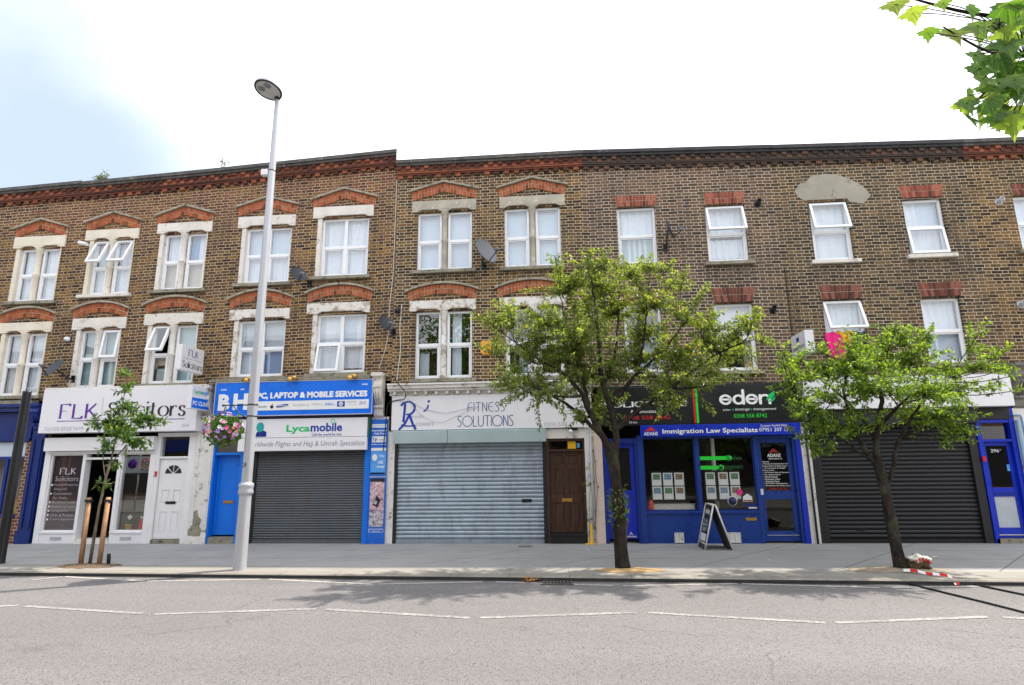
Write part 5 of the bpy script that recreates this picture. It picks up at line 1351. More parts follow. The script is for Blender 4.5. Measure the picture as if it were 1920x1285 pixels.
def spot(x, label):
    t = thing('spotlight', label, 'sign light', (x, -.28, 3.66), 'gold spotlights along the blue fascia')
    P = MB(); P.lathe((x, -.40, 3.64), [(.02, -.07), (.045, -.06), (.06, .03), (.05, .035), (0, .0)], 14, (.1, .35, -.9)); P.build('lamp_shade', 'gold', t)
    P = MB(); P.lathe((x + .10, -.36, 3.68), [(.02, -.06), (.04, -.05), (.05, .03), (0, .0)], 12, (.4, .35, -.8)); P.build('lamp_shade', 'gold', t)
    P = MB(); P.tube([(x + .05, -.22, 3.70), (x + .05, -.34, 3.74), (x, -.39, 3.70)], .012, 6); P.build('arm', 'gold', t)
for i, x in enumerate((-7.31, -6.26, -4.84)):
    spot(x, ['gold double spotlight on the blue fascia, next to the lamp post', 'gold double spotlight on the blue fascia, middle of the three', 'gold double spotlight above the last letters of the blue fascia'][i])

def cable(label, pts, r, mat, k=7):
    return tag(MB().tube(spl(pts, k), r, 5).build('cable', mat), label, 'cable')
cable('black cable looping off the corner of the white fascia', [(-4.10, -.12, 2.0), (-4.06, -.12, 2.6), (-4.03, -.14, 3.0), (-3.97, -.15, 3.1), (-3.8, -.15, 3.14), (-3.62, -.20, 3.16), (-3.57, -.36, 3.3), (-3.75, -.36, 3.52), (-3.9, -.06, 3.7)], .011, 'cable_black')
cable('white cable running down the brick joint left of the fitness house', [(-3.80, -.012, 5.45), (-3.83, -.012, 4.9), (-3.80, -.012, 4.4), (-3.84, -.012, 3.9), (-3.86, -.03, 3.6)], .011, 'cable_white')
cable('thin pale cable dropping the full height of the joint between two houses', [(-4.02, -.012, 8.7), (-4.03, -.012, 7.4), (-4.04, -.012, 6.2), (-4.10, -.012, 5.4), (-4.12, -.012, 4.6), (-4.30, -.02, 3.9)], .008, 'cable_white')
cable('dark wire sagging across the white fascia behind the lettering', [(-3.55, -.145, 3.16), (-3.2, -.15, 2.95), (-2.7, -.15, 2.83), (-2.3, -.15, 2.90), (-1.9, -.15, 2.97)], .0045, 'ink_pale')
cable('lower pale wire drooping over the white fascia', [(-3.5, -.145, 3.05), (-3.15, -.15, 2.74), (-2.8, -.15, 2.62), (-2.45, -.15, 2.75), (-1.95, -.15, 2.95)], .004, 'ink_pale')
cable('thin dark cable on the sooty wall above the box sign', [(5.10, -.012, 6.0), (5.11, -.012, 5.2), (5.10, -.012, 4.5)], .008, 'cable_black')
cable('pale cable hanging from the dark dish on the left', [(-12.0, -.03, 3.82), (-12.05, -.10, 3.70), (-11.85, -.03, 3.64), (-11.6, -.02, 3.66)], .009, 'cable_white')

# weeds on the parapet
def leaves_mesh(rnd, pts, lng, wid, up=.3):
    mb = MB()
    for p in pts:
        d = Vector((rnd.gauss(0, 1), rnd.gauss(0, 1), rnd.gauss(0, 1) + up)); d.normalize()
        s = d.orthogonal().normalized(); s = Quaternion(d, rnd.uniform(0, 6.28)) @ s; l = lng * rnd.uniform(.6, 1.2); w_ = wid * rnd.uniform(.7, 1.2); p = Vector(p)
        mb.add([p, p + d * l * .5 + s * w_ * .5, p + d * l, p + d * l * .5 - s * w_ * .5], [(0, 1, 2), (0, 2, 3)])
    return mb
def weed(label, x, y, z, hgt, spread, n, seed):
    rnd = random.Random(seed); t = thing('weed', label, 'plant', (x, y, z), 'weeds growing on the parapet'); st = MB(); pts = []
    for i in range(n):
        e = Vector((x + rnd.gauss(0, spread), y + rnd.gauss(0, spread * .5), z + hgt * rnd.uniform(.5, 1.1))); m_ = Vector((x, y, z)) * .5 + e * .5 + Vector((rnd.gauss(0, .03), 0, .05))
        st.tube([(x + rnd.gauss(0, .03), y, z - .02), m_, e], [.006, .005, .003], 4)
        for k in range(7): pts.append(tuple(m_ + (e - m_) * rnd.uniform(.0, 1.05) + Vector((rnd.gauss(0, .02), rnd.gauss(0, .02), rnd.gauss(0, .02)))))
    st.build('stem', 'bark_pale', t); leaves_mesh(rnd, pts, .07, .03).build('leaves', 'leaf_weed', t)
weed('bushy weed on the roof edge above the solicitors', -11.98, -.02, 9.06, .26, .17, 22, 3)
weed('tall thin wispy weed on the roof edge left of the lamp post', -8.72, .05, 9.21, .48, .10, 6, 5)

# ------------------------------------------------------------------ things in the shop windows
def card(x, z, y, kind, group_label):
    t = thing('property_card', group_label, 'property card', (x, y, z - .13), 'property cards hung in the estate agent window')
    P = MB(); P.box(x - .10, x + .10, y, y + .008, z - .135, z + .135); P.build('sheet', 'paper', t)
    P = MB(); P.box(x - .075, x + .075, y - .003, y - .0005, z - .01, z + .11); P.build('picture', kind, t)
kinds = ['photo_green', 'photo_blue', 'photo_brown', 'photo_blue', 'photo_green', 'photo_brown']
for j, z in enumerate((1.32, 1.03)):
    for i, x in enumerate((1.95, 2.19, 2.43)): card(x, z, .06, kinds[(i + 3 * j) % 6], 'white property card in the pane left of the middle blue mullion')
    for i, x in enumerate((3.09, 3.36, 3.60)): card(x, z, .06, kinds[(i * 2 + j) % 6], 'white property card in the pane below the green window strips')
for x0, x1 in ((1.82, 2.56), (2.96, 3.72)):
    t = tag(MB().box(x0, x1, .08, .09, .86, 1.49).build('display_panel', 'black_sign'), 'dark hanging panel behind the property cards ' + ('on the left' if x0 < 2 else 'under the green strips'), 'display panel')
tag(MB().tube([(3.25, .32, .03), (3.25, .32, 3.05)], .045, 14).build('interior_column', 'white_paint'), 'white round column just inside the estate agent window', 'column')
t = thing('fire_extinguisher', 'red extinguisher on the floor of the estate agent window', 'fire extinguisher', (1.80, .10, .66))
P = MB(); P.lathe((1.80, .085, .675), [(.055, 0), (.06, .02), (.06, .17), (.03, .21), (.02, .22)], 14); P.build('cylinder', 'red', t); P = MB(); P.box(1.77, 1.83, .07, .10, .895, .93); P.build('valve', 'ink_black', t)
t = thing('potted_plant', 'white flower in a yellow pot in the solicitors window', 'potted plant', (-10.17, .12, .27))
P = MB(); P.lathe((-10.17, .12, .275), [(.0, 0), (.055, 0), (.075, .12), (.082, .12), (.082, .145), (.068, .145), (.0, .12)], 14); P.build('pot', 'yellow', t)
rnd = random.Random(4); leaves_mesh(rnd, [(-10.17 + rnd.gauss(0, .03), .12 + rnd.gauss(0, .03), .41 + rnd.random() * .04) for _ in range(40)], .09, .035).build('leaves', 'leaf_basket', t)
P = MB(); P.tube([(-10.17, .12, .41), (-10.16, .11, .56)], .006, 5); P.build('stem', 'green_dark', t)
P = MB()
for i in range(4): P.ball((-10.16 + .03 * math.cos(i * 1.57), .11, .57 + .03 * math.sin(i * 1.57)), .03, 8, 5)
P.build('flower', 'petal_white', t)
t = thing('garden_figure', 'small red and white figure standing in the solicitors window', 'ornament', (-9.86, .14, .27))
P = MB(); P.lathe((-9.86, .14, .27), [(.07, 0), (.075, .1), (.055, .22), (.02, .28)], 12); P.build('body', 'ink_red', t); P = MB(); P.ball((-9.86, .14, .58), .055, 10, 7); P.build('head', 'petal_white', t); P = MB(); P.lathe((-9.86, .14, .60), [(.06, 0), (.05, .06), (.015, .14), (0, .15)], 12); P.build('hat', 'green_dark', t)
for x, lab in ((-13.62, 'yellow plastic chair behind the indigo shop window, left one'), (-13.18, 'yellow plastic chair next to the brick edge of the indigo shop')):
    t = thing('shop_chair', lab, 'chair', (x, .25, .62), 'yellow chairs in the indigo shop window')
    P = MB(); P.box(x - .13, x + .13, .22, .25, .68, 1.02); P.build('backrest', 'yellow', t); P = MB(); P.box(x - .13, x + .13, .10, .21, .67, .70); P.build('seat', 'yellow', t)

# washing in the open window
def cloth(label, x0, x1, z0, z1, mat, y, seed, name='garment'):
    rnd = random.Random(seed); mb = MB(); n, m_ = 14, 9; ph = rnd.random() * 6
    V = []
    for j in range(m_ + 1):
        for i in range(n + 1):
            u, v = i / n, j / m_
            zb = z0 + (.10 * math.sin(u * 6 + ph) + .06 * math.sin(u * 17 + ph * 2)) * (1 - v)
            V.append((x0 + (x1 - x0) * u + .02 * math.sin(v * 5 + ph), y + .045 * math.sin(u * 15 + ph + v * 2.5) * (1.3 - v), zb + (z1 - .03 * math.sin(u * 5 + ph) ** 2 - zb) * v))
    mb.add(V, [(j * (n + 1) + i, j * (n + 1) + i + 1, (j + 1) * (n + 1) + i + 1, (j + 1) * (n + 1) + i) for j in range(m_) for i in range(n)], True)
    o = mb.build(name, mat); s = o.modifiers.new('thickness', 'SOLIDIFY'); s.thickness = .008
    return tag(o, label, 'clothing', 'washing in the open window')
cloth('bright pink garment hung out in the open window', 5.80, 6.14, 3.84, 4.46, 'pink', -.05, 1)
cloth('yellow garment draped between the pink and the dark ones', 6.05, 6.38, 4.14, 4.48, 'yellow_cloth', -.06, 2)
cloth('dark navy garment hanging beside the yellow one', 6.32, 6.66, 3.98, 4.46, 'dark_cloth', -.04, 3)
t = thing('potted_plant', 'plants in a terracotta pot on the first floor sill behind the tree', 'potted plant', (4.12, .18, 3.66))
P = MB(); P.lathe((4.12, .19, 3.70), [(.0, 0), (.06, 0), (.08, .13), (.0, .13)], 14); P.build('pot', 'terracotta', t)
leaves_mesh(rnd, [(3.9 + rnd.gauss(0, .14), .19 + rnd.gauss(0, .02), 3.86 + rnd.random() * .22) for _ in range(90)], .10, .04).build('leaves', 'leaf_basket', t)

# ------------------------------------------------------------------ lamp post with hanging basket
t = thing('street_lamp', 'tall pale grey lamp post with an oval head', 'street lamp', (-5.44, -3.40, 0))
LX, LY = -5.44, -3.40
P = MB(); P.lathe((LX, LY, 0), [(.108, 0), (.106, .05), (.097, 1.05), (.096, 1.20)], 24); P.build('base', 'pole_grey', t)
P = MB(); P.lathe((LX, LY, 0), [(.096, 1.20), (.118, 1.22), (.124, 1.25), (.112, 1.29), (.112, 1.32), (.124, 1.35), (.118, 1.385), (.086, 1.41)], 24); P.build('collar', 'pole_grey', t)
P = MB(); P.lathe((LX, LY, 0), [(.085, 1.40), (.081, 3.0), (.071, 5.5), (.060, 7.8), (.053, 8.72)], 24); P.build('pole', 'pole_grey', t)
for z in (7.2,):
    P = MB(); P.lathe((LX, LY, 0), [(.062, z), (.066, z), (.066, z + .02), (.062, z + .02)], 20); P.build('joint_ring', 'black_metal', t)
P = MB(); P.box(LX - .20, LX - .06, LY - .05, LY + .05, 7.12, 7.24); P.build('control_box', 'white_paint', t, .01)
for z in (2.72, 2.52):
    P = MB(); P.lathe((LX, LY, 0), [(.081, z), (.087, z), (.087, z + .022), (.081, z + .022)], 20); P.build('band', 'black_metal', t)
hd = Vector((-.42, -.86, .20)).normalized()                  # the head reaches out over the road
side = hd.cross(Vector((0, 0, 1))).normalized(); nrm = side.cross(hd).normalized()
hc = Vector((LX, LY, 8.78)) + hd * .23
def head_ring(mb, prof, n=36):
    b = len(mb.v)
    for r, h in prof:
        for k in range(n):
            a = 2 * math.pi * k / n; mb.v.append(tuple(hc + hd * math.cos(a) * r * .265 + side * math.sin(a) * r * .25 + nrm * h))
    for i in range(len(prof) - 1):
        for k in range(n): mb.f.append([b + i * n + k, b + i * n + (k + 1) % n, b + (i + 1) * n + (k + 1) % n, b + (i + 1) * n + k]); mb.sm.append(True)
    return mb
head_ring(MB(), [(.97, -.012), (1.0, .0), (1.0, .03), (.93, .075), (.6, .11), (.02, .12)]).build('head_shell', 'pole_grey', t)
head_ring(MB(), [(.88, -.016), (.995, -.02), (1.01, -.004), (1.0, .004)]).build('head_rim', 'black_frame', t)
head_ring(MB(), [(.885, -.012), (.5, -.014), (.01, -.015)]).build('lens', 'lens_glass', t)
for s_i in (-1, 1):
    P = MB(); P.lathe(hc + hd * .09 + side * .085 * s_i - nrm * .016, [(.07, 0), (.062, .006), (.03, .012), (0, .012)], 18, -nrm); P.build('bulb', 'dish_grey', t)
P = MB(); P.tube([(LX, LY, 8.70), (LX, LY, 8.78), tuple(Vector((LX, LY, 8.78)) + hd * .06)], [.045, .05, .05], 12); P.build('head_joint', 'black_frame', t)
P = MB(); P.tube([(LX - .1, LY, 2.73), (LX - .55, LY - .02, 2.73)], .011, 8); P.tube([(LX - .10, LY, 2.50), (LX - .28, LY, 2.62), (LX - .36, LY, 2.725)], .009, 6); P.build('basket_bracket', 'black_metal', t)
text('24', (-.035, .035, 1.66, 1.74), 0, 'ink_black', t, fn=lambda u, v, d=0: (LX + u - .02, LY - .090 + d, v), name='number')

BX, BY, BZ = -5.93, -3.42, 2.25
t = thing('hanging_basket', 'hanging basket overflowing with pink, purple and white flowers', 'hanging basket', (BX, BY, BZ - .22))
P = MB(); P.lathe((BX, BY, BZ), [(.02, -.20), (.10, -.18), (.17, -.10), (.20, .0), (.18, .0), (.0, -.05)], 18); P.build('basket', 'soil', t)
P = MB()
for a in range(3):
    an = a * 2.094 + .4; P.tube([(BX + .19 * math.cos(an), BY + .19 * math.sin(an), BZ), (BX, BY, BZ + .46)], .005, 4)
P.build('chain', 'black_metal', t)
rnd = random.Random(21); pts = []; 
def bp():
    while True:
        q = Vector((rnd.uniform(-1, 1), rnd.uniform(-1, 1), rnd.uniform(-1, 1)))
        if .35 < q.length < 1: break
    z_ = q.z * .27 - (.05 if q.z < 0 else 0)
    return Vector((BX + q.x * .33, BY + q.y * .30, BZ + .08 + z_))
leaves_mesh(rnd, [bp() for _ in range(900)], .075, .045, -.2).build('foliage', 'leaf_basket', t)
for mat, n in (('petal_pink', 22), ('petal_purple', 20), ('petal_white', 22), ('petal_lilac', 22), ('petal_salmon', 8)):
    for _ in range(n):
        q = Vector((rnd.gauss(0, 1), rnd.gauss(0, 1) - .6, rnd.gauss(0, 1) + .1)); q.normalize()
        p = Vector((BX + q.x * .33, BY + q.y * .30, BZ + .08 + q.z * .27)); s = q.orthogonal().normalized(); u = q.cross(s); r_ = rnd.uniform(.03, .045)
        mb = MB(); V = [tuple(p)]
        for k in range(10):
            a = 2 * math.pi * k / 10; rr = r_ * (1.0 if k % 2 else .72); V.append(tuple(p + (s * math.cos(a) + u * math.sin(a)) * rr + q * .016))
        mb.add(V, [(0, 1 + k, 1 + (k + 1) % 10) for k in range(10)]); mb.build('flower', mat, t)

P = MB(); P.lathe((-10.33, -2.85, 0), [(.09, 0), (.085, .02), (.080, 1.0), (.072, 3.12), (.072, 3.15), (0, 3.16)], 20); o = tag(P.build('black_post', 'black_metal'), 'plain black round post standing in front of the indigo shop', 'post')

# ------------------------------------------------------------------ trees
def bez(a, b, c, n):
    a, b, c = Vector(a), Vector(b), Vector(c)
    return [a * (1 - t) ** 2 + b * 2 * t * (1 - t) + c * t * t for t in [i / n for i in range(n + 1)]]
def leaf_add(mb, rnd, p, d, lng, wid):
    s = d.cross(Vector((rnd.gauss(0, .5), rnd.gauss(0, .5), 1))); s = s.normalized() if s.length > 1e-4 else d.orthogonal().normalized()
    nn = s.cross(d); w_ = wid * .5; m1 = p + d * lng * .45
    mb.add([p, m1 + s * w_ + nn * w_ * .35, p + d * lng, m1 - s * w_ + nn * w_ * .35, m1], [(0, 4, 1), (4, 2, 1), (0, 3, 4), (4, 3, 2)])
def tree(name, label, group, base, trunk, limbs, clumps, leaf, bark, seed, dens, lng, wid, twig=.006, step=.016):
    rnd = random.Random(seed); t = thing(name, label, 'tree', base, group)
    tk = MB(); base_r = trunk[1][3] * 1.6
    tk.tube([p[:3] for p in trunk], [p[3] * .80 for p in trunk], 14)
    nodes = []
    for lm in limbs:
        pts = spl([Vector(p[:3]) for p in lm], 5) if False else None
        P_ = spl([tuple(p) for p in lm], 5)
        tk.tube([p[:3] for p in P_], [p[3] * .72 for p in P_], 9)
        nodes += [(Vector(p[:3]), p[3]) for p in P_[3:]]
    nodes += [(Vector(p[:3]), p[3]) for p in trunk[-2:]]
    tk.v = [(x + .05 * base_r * math.sin(z * 23 + y * 40), y + .05 * base_r * math.sin(z * 31 + x * 37), z) for x, y, z in tk.v]
    tk.build('trunk', bark, t)
    br = MB(); lv = MB(); base_v = Vector(trunk[-1][:3])
    if name == 'sapling': extra = []
    else: extra = [(cx + rnd.gauss(0, .42) * min(1, cr * 2), cy + rnd.gauss(0, .35) * min(1, cr * 2), cz + rnd.gauss(-.06, .32) * min(1, cr * 2), cr * .85) for cx, cy, cz, cr in clumps]
    for (cx, cy, cz, cr) in clumps + extra:
        c = Vector((cx, cy, cz)); best = min(nodes, key=lambda q: (q[0] - c).length + max(0, q[0].z - c.z) * 2.2)
        a = best[0]; mid = a * .5 + c * .5 + Vector((rnd.gauss(0, .10), rnd.gauss(0, .10), -.02 - .10 * (c - a).length))
        pts = bez(a, mid, c, 5); r0 = min(best[1] * .6, .030)
        br.tube(pts, [r0 + (.007 - r0) * i / 5 for i in range(6)], 6)
        n = max(7, int(dens * cr * cr * 34 + 6))
        for _ in range(n):
            d = Vector((rnd.gauss(0, 1), rnd.gauss(0, 1) * 1.0, rnd.gauss(0, .8))); d += (c - base_v).normalized() * .7 + Vector((0, 0, .25)); d.normalize()
            s0 = pts[rnd.choice((3, 4, 4, 5, 5))]; L = cr * rnd.uniform(.5, 1.6)
            e = s0 + d * L; m_ = s0 * .5 + e * .5 + Vector((rnd.gauss(0, .05), rnd.gauss(0, .05), .06 * L)); e.z -= .12 * L
            tp = bez(s0, m_, e, 4); br.tube(tp, [twig, twig * .85, twig * .7, twig * .55, twig * .4], 4, False)
            k = int(L / step)
            for i in range(k):
                u = (i + rnd.random()) / k; u = .12 + .9 * u; j = min(3, int(u * 4)); f = u * 4 - j
                p = tp[j] + (tp[j + 1] - tp[j]) * f
                ax = (tp[j + 1] - tp[j]).normalized(); o_ = Vector((rnd.gauss(0, 1), rnd.gauss(0, 1), rnd.gauss(0, 1))); o_ -= ax * o_.dot(ax); o_.normalize()
                dd = (ax * .55 + o_ + Vector((0, 0, -.45))).normalized()
                leaf_add(lv, rnd, p + o_ * .004, dd, lng * rnd.uniform(.65, 1.2), wid * rnd.uniform(.75, 1.2))
    cw = br.build('branches', bark, t); lv.build('crown', leaf, t)
    return t

STREET = 'street trees along the kerb'
C2 = [(-0.09, -3.57, 5.19, 0.19), (0.53, -3.08, 5.14, 0.35), (1.2, -3.36, 4.87, 0.38), (1.65, -2.98, 5.13, 0.23), (0.08, -2.95, 4.75, 0.51), (-0.78, -3.85, 3.95, 0.41), (-1.25, -3.93, 3.99, 0.2), (-1.23, -2.61, 3.81, 0.37), (-0.5, -3.54, 3.33, 0.57), (0.27, -3.58, 3.66, 0.66), (0.98, -2.36, 4.42, 0.64), (1.55, -3.2, 4.32, 0.53), (2.01, -2.61, 4.88, 0.27), (2.17, -3.19, 4.06, 0.5), (2.56, -2.93, 3.63, 0.52), (2.98, -3.71, 3.81, 0.23), (3.47, -2.93, 3.7, 0.21), (3.1, -2.56, 3.55, 0.41), (1.87, -3.11, 3.34, 0.6), (1.18, -2.76, 3.32, 0.57), (0.31, -2.88, 3.04, 0.55), (-0.4, -3.85, 2.79, 0.38), (-1.03, -2.74, 3.04, 0.29), (0.24, -3.0, 2.42, 0.2), (2.11, -3.47, 2.87, 0.4), (2.43, -3.9, 2.89, 0.22), (1.42, -2.57, 3.84, 0.58), (-0.22, -3.19, 4.05, 0.55), (0.77, -2.8, 4.82, 0.43), (1.65, -2.54, 2.86, 0.34)]
tree('cherry_tree', 'broad leafy tree in front of the brown door with a thick dark trunk', STREET, (.83, -3.25, 0),
     [(.86, -3.25, -.03, .175), (.85, -3.25, .06, .145), (.84, -3.24, .35, .125), (.84, -3.23, .60, .14), (.85, -3.22, .70, .15), (.84, -3.22, .80, .125), (.82, -3.2, 1.2, .112), (.80, -3.18, 1.6, .115), (.76, -3.16, 1.85, .13), (.74, -3.15, 1.98, .115)],
     [[(.80, -3.17, 1.75, .10), (.86, -3.14, 2.15, .075), (.78, -3.10, 2.6, .065), (.66, -3.05, 3.1, .055), (.64, -3.05, 3.7, .045), (.60, -3.05, 4.4, .03), (.55, -3.05, 5.0, .014)],
      [(.74, -3.17, 1.85, .09), (.60, -3.2, 2.15, .072), (.42, -3.25, 2.5, .06), (.28, -3.3, 2.85, .05), (.0, -3.35, 3.15, .035), (-.4, -3.4, 3.4, .022), (-.8, -3.45, 3.7, .012)],
      [(.42, -3.25, 2.5, .05), (.36, -3.15, 2.95, .04), (.22, -3.1, 3.5, .03), (.08, -3.05, 4.1, .02), (-.02, -3.0, 4.7, .01)],
      [(.78, -3.10, 2.55, .055), (1.02, -2.95, 2.9, .05), (1.28, -2.9, 3.2, .042), (1.42, -2.88, 3.7, .03), (1.52, -2.9, 4.3, .02), (1.6, -2.95, 4.9, .01)],
      [(.84, -3.14, 2.2, .065), (1.15, -3.2, 2.45, .052), (1.6, -3.25, 2.75, .042), (2.1, -3.2, 3.1, .032), (2.7, -3.1, 3.5, .02), (3.3, -3.0, 3.72, .009)],
      [(1.25, -2.9, 3.15, .035), (1.7, -2.85, 3.55, .027), (2.1, -2.85, 4.0, .018), (2.2, -2.8, 4.5, .009)],
      [(.70, -3.05, 3.0, .045), (.92, -2.8, 3.5, .035), (1.02, -2.6, 4.1, .022), (1.1, -2.6, 4.8, .010)],
      [(.75, -3.15, 1.95, .07), (.45, -2.95, 2.3, .05), (.1, -2.8, 2.65, .036), (-.4, -2.75, 2.95, .024), (-1.0, -2.7, 3.2, .01)]],
     C2, 'leaf_cherry', 'bark', 31, 2.1, .076, .033, .0038, .0130)
# sprouting tuft low on the trunk
rnd = random.Random(8); mb = MB()
for i in range(170):
    a = rnd.uniform(0, 6.28); z = rnd.gauss(.98, .13); p = Vector((.83 + .115 * math.cos(a), -3.21 + .115 * math.sin(a), z))
    leaf_add(mb, rnd, p, Vector((math.cos(a) + rnd.gauss(0, .3), math.sin(a) + rnd.gauss(0, .3), rnd.gauss(.1, .6))).normalized(), .085, .036)
mb.build('foliage', 'leaf_cherry', bpy.data.objects['cherry_tree'])

C3 = [(5.75, -2.8, 3.83, 0.3), (6.42, -2.51, 3.7, 0.33), (5.01, -3.25, 3.15, 0.26), (5.9, -2.68, 3.21, 0.54), (4.79, -3.18, 3.16, 0.51), (4.60, -2.69, 3.10, 0.38), (4.19, -2.57, 3.37, 0.31), (3.53, -3.66, 3.35, 0.15), (4.85, -3.61, 2.66, 0.49), (5.62, -3.5, 2.65, 0.46), (6.81, -2.45, 3.13, 0.41), (6.76, -3.19, 3.1, 0.27), (7.28, -2.92, 3.13, 0.15), (4.3, -3.38, 2.61, 0.41), (4.08, -3.09, 2.56, 0.33), (3.81, -3.26, 2.29, 0.24), (4.61, -3.31, 2.19, 0.33), (6.12, -2.98, 2.35, 0.43), (6.32, -2.98, 2.09, 0.21), (5.85, -2.53, 2.31, 0.35), (4.31, -2.85, 2.22, 0.21), (6.99, -2.5, 2.79, 0.25), (7.35, -2.6, 2.89, 0.15), (5.62, -2.41, 3.36, 0.49), (3.86, -2.86, 2.96, 0.24)]
tree('cherry_tree', 'bright green flat topped tree in front of the black shutter', STREET, (5.06, -3.16, 0),
     [(5.10, -3.16, -.03, .165), (5.09, -3.16, .05, .13), (5.07, -3.16, .3, .112), (5.05, -3.15, .7, .10), (5.04, -3.14, 1.1, .10), (5.02, -3.12, 1.35, .11), (5.0, -3.1, 1.6, .10)],
     [[(5.05, -3.13, 1.2, .06), (5.22, -3.1, 1.5, .045), (5.35, -3.05, 1.85, .042), (5.62, -3.0, 2.25, .034), (6.0, -2.9, 2.65, .022), (6.5, -2.8, 3.0, .010)],
      [(5.0, -3.1, 1.5, .085), (5.03, -3.1, 2.0, .065), (5.2, -3.05, 2.5, .05), (5.38, -2.9, 3.0, .033), (5.6, -2.75, 3.5, .015)],
      [(4.98, -3.1, 1.55, .07), (4.82, -3.1, 1.85, .05), (4.70, -3.1, 2.3, .04), (4.65, -3.05, 2.8, .027), (4.8, -3.1, 3.3, .012)],
      [(4.90, -3.1, 1.65, .03), (4.55, -3.1, 1.95, .022), (4.2, -3.15, 2.25, .015), (3.9, -3.2, 2.5, .008)],
      [(5.03, -3.1, 2.0, .05), (4.85, -2.9, 2.5, .036), (4.5, -2.7, 3.0, .02), (4.1, -2.6, 3.3, .009)],
      [(5.1, -3.08, 2.2, .045), (5.4, -3.2, 2.5, .03), (5.8, -3.1, 2.9, .02), (6.2, -2.7, 3.4, .009)]],
     C3, 'leaf_fresh', 'bark', 32, 2.3, .078, .034, .0038, .0135)
CS = [(-8.1, -3.1, 3.39, 0.11), (-8.27, -2.89, 3.09, 0.16), (-8.3, -2.86, 2.76, 0.21), (-8.41, -2.88, 2.44, 0.28), (-7.88, -2.98, 2.47, 0.25), (-8.57, -2.94, 2.44, 0.21), (-7.96, -3.09, 2.13, 0.28), (-7.71, -2.9, 2.53, 0.15), (-7.4, -2.98, 2.54, 0.08), (-8.28, -3.06, 2.06, 0.17), (-8.56, -3.13, 2.5, 0.12), (-8.27, -2.89, 2.29, 0.24), (-8.36, -2.85, 1.75, 0.09), (-8.34, -3.12, 1.42, 0.07)]
tree('sapling', 'thin young tree held between two wooden stakes', STREET, (-8.43, -3.0, 0),
     [(-8.44, -3.0, -.02, .036), (-8.42, -3.0, .5, .03), (-8.40, -3.0, 1.0, .028), (-8.36, -3.0, 1.4, .026), (-8.30, -3.0, 1.8, .023)],
     [[(-8.30, -3.0, 1.75, .024), (-8.27, -2.98, 2.2, .018), (-8.25, -2.95, 2.8, .012), (-8.14, -3.05, 3.45, .005)],
      [(-8.32, -3.0, 1.7, .014), (-8.1, -3.0, 2.0, .011), (-7.85, -2.98, 2.4, .006)],
      [(-8.36, -3.0, 1.5, .014), (-8.48, -2.98, 1.9, .011), (-8.55, -2.95, 2.4, .006)]],
     CS, 'leaf_sapling', 'bark_pale', 33, 4.0, .115, .044, .003)
for x, dx_, lab in ((-8.63, -.02, 'wooden stake left of the sapling'), (-8.28, .0, 'wooden stake right of the sapling')):
    t = thing('tree_stake', lab, 'stake', (x, -2.98, 0), 'stakes holding the sapling')
    P = MB(); P.tube([(x, -2.98, -.05), (x + dx_, -2.96, 1.16)], [.041, .038], 4); P.build('post', 'timber', t); P = MB(); P.box(x + dx_ - .045, x + dx_ + .045, -3.01, -2.91, 1.08, 1.12); P.build('tie_strap', 'cable_black', t)
tag(MB().tube([(-8.11, -2.97, -.02), (-8.12, -2.97, .14), (-8.13, -2.97, .19)], .03, 8).build('watering_tube', 'cable_black'), 'short black watering tube beside the right stake', 'tube')

# London plane whose lowest bough hangs into the top right corner
t = thing('plane_tree', 'large maple leaved tree whose bough hangs into the top corner', 'tree', (5.6, -11.3, .05), None)
P = MB(); P.tube([(5.6, -11.3, .0), (5.6, -11.3, .3), (5.58, -11.3, 2.0), (5.5, -11.25, 4.2), (5.5, -11.2, 7.5)], [.34, .27, .23, .2, .12], 14)
P.tube(spl([(5.54, -11.27, 3.3), (4.7, -10.9, 4.2), (3.8, -10.5, 4.45), (3.0, -10.15, 4.3)], 5), [.11 - .0055 * i for i in range(16)], 8); P.build('trunk', 'bark_pale', t)
PL = [(2.08, -9.95, 4.31, 0.085, 'y'), (2.05, -10.14, 4.09, 0.072, 'y'), (2.02, -10.27, 3.86, 0.054, 'g'), (2.19, -10.2, 3.89, 0.094, 'y'), (2.52, -9.97, 4.09, 0.085, 'y'), (2.66, -9.91, 4.16, 0.086, 'g'), (2.21, -10.33, 3.93, 0.06, 'g'), (2.29, -10.04, 4.23, 0.05, 'g'), (2.44, -10.33, 3.94, 0.068, 'y'), (2.36, -9.99, 3.63, 0.093, 'g'), (2.21, -10.18, 3.39, 0.071, 'g'), (2.5, -9.91, 3.55, 0.069, 'y'), (2.67, -9.86, 3.57, 0.105, 'y'), (2.42, -10.1, 3.5, 0.081, 'g'), (2.55, -9.85, 3.89, 0.097, 'g'), (2.35, -10.2, 3.68, 0.079, 'g'), (2.2, -10.31, 3.67, 0.061, 'g'), (2.45, -10.05, 3.65, 0.074, 'g'), (2.35, -10.33, 3.7, 0.09, 'g'), (2.37, -10.25, 3.67, 0.093, 'g'), (2.59, -10.15, 3.93, 0.096, 'g'), (2.6, -10.04, 3.74, 0.099, 'g'), (2.41, -10.27, 3.46, 0.077, 'g'), (2.35, -10.33, 3.77, 0.068, 'y'), (2.67, -9.92, 3.55, 0.086, 'y')]
rnd = random.Random(17)
half = [(0, -.05), (.16, -.02), (.42, .02), (.36, .14), (.62, .22), (.98, .42), (.70, .46), (.74, .62), (.52, .60), (.36, .66), (.40, .86), (.20, .92), (.10, 1.12), (0, 1.42)]
outl = half + [(-x, y) for x, y in half[-2:0:-1]]
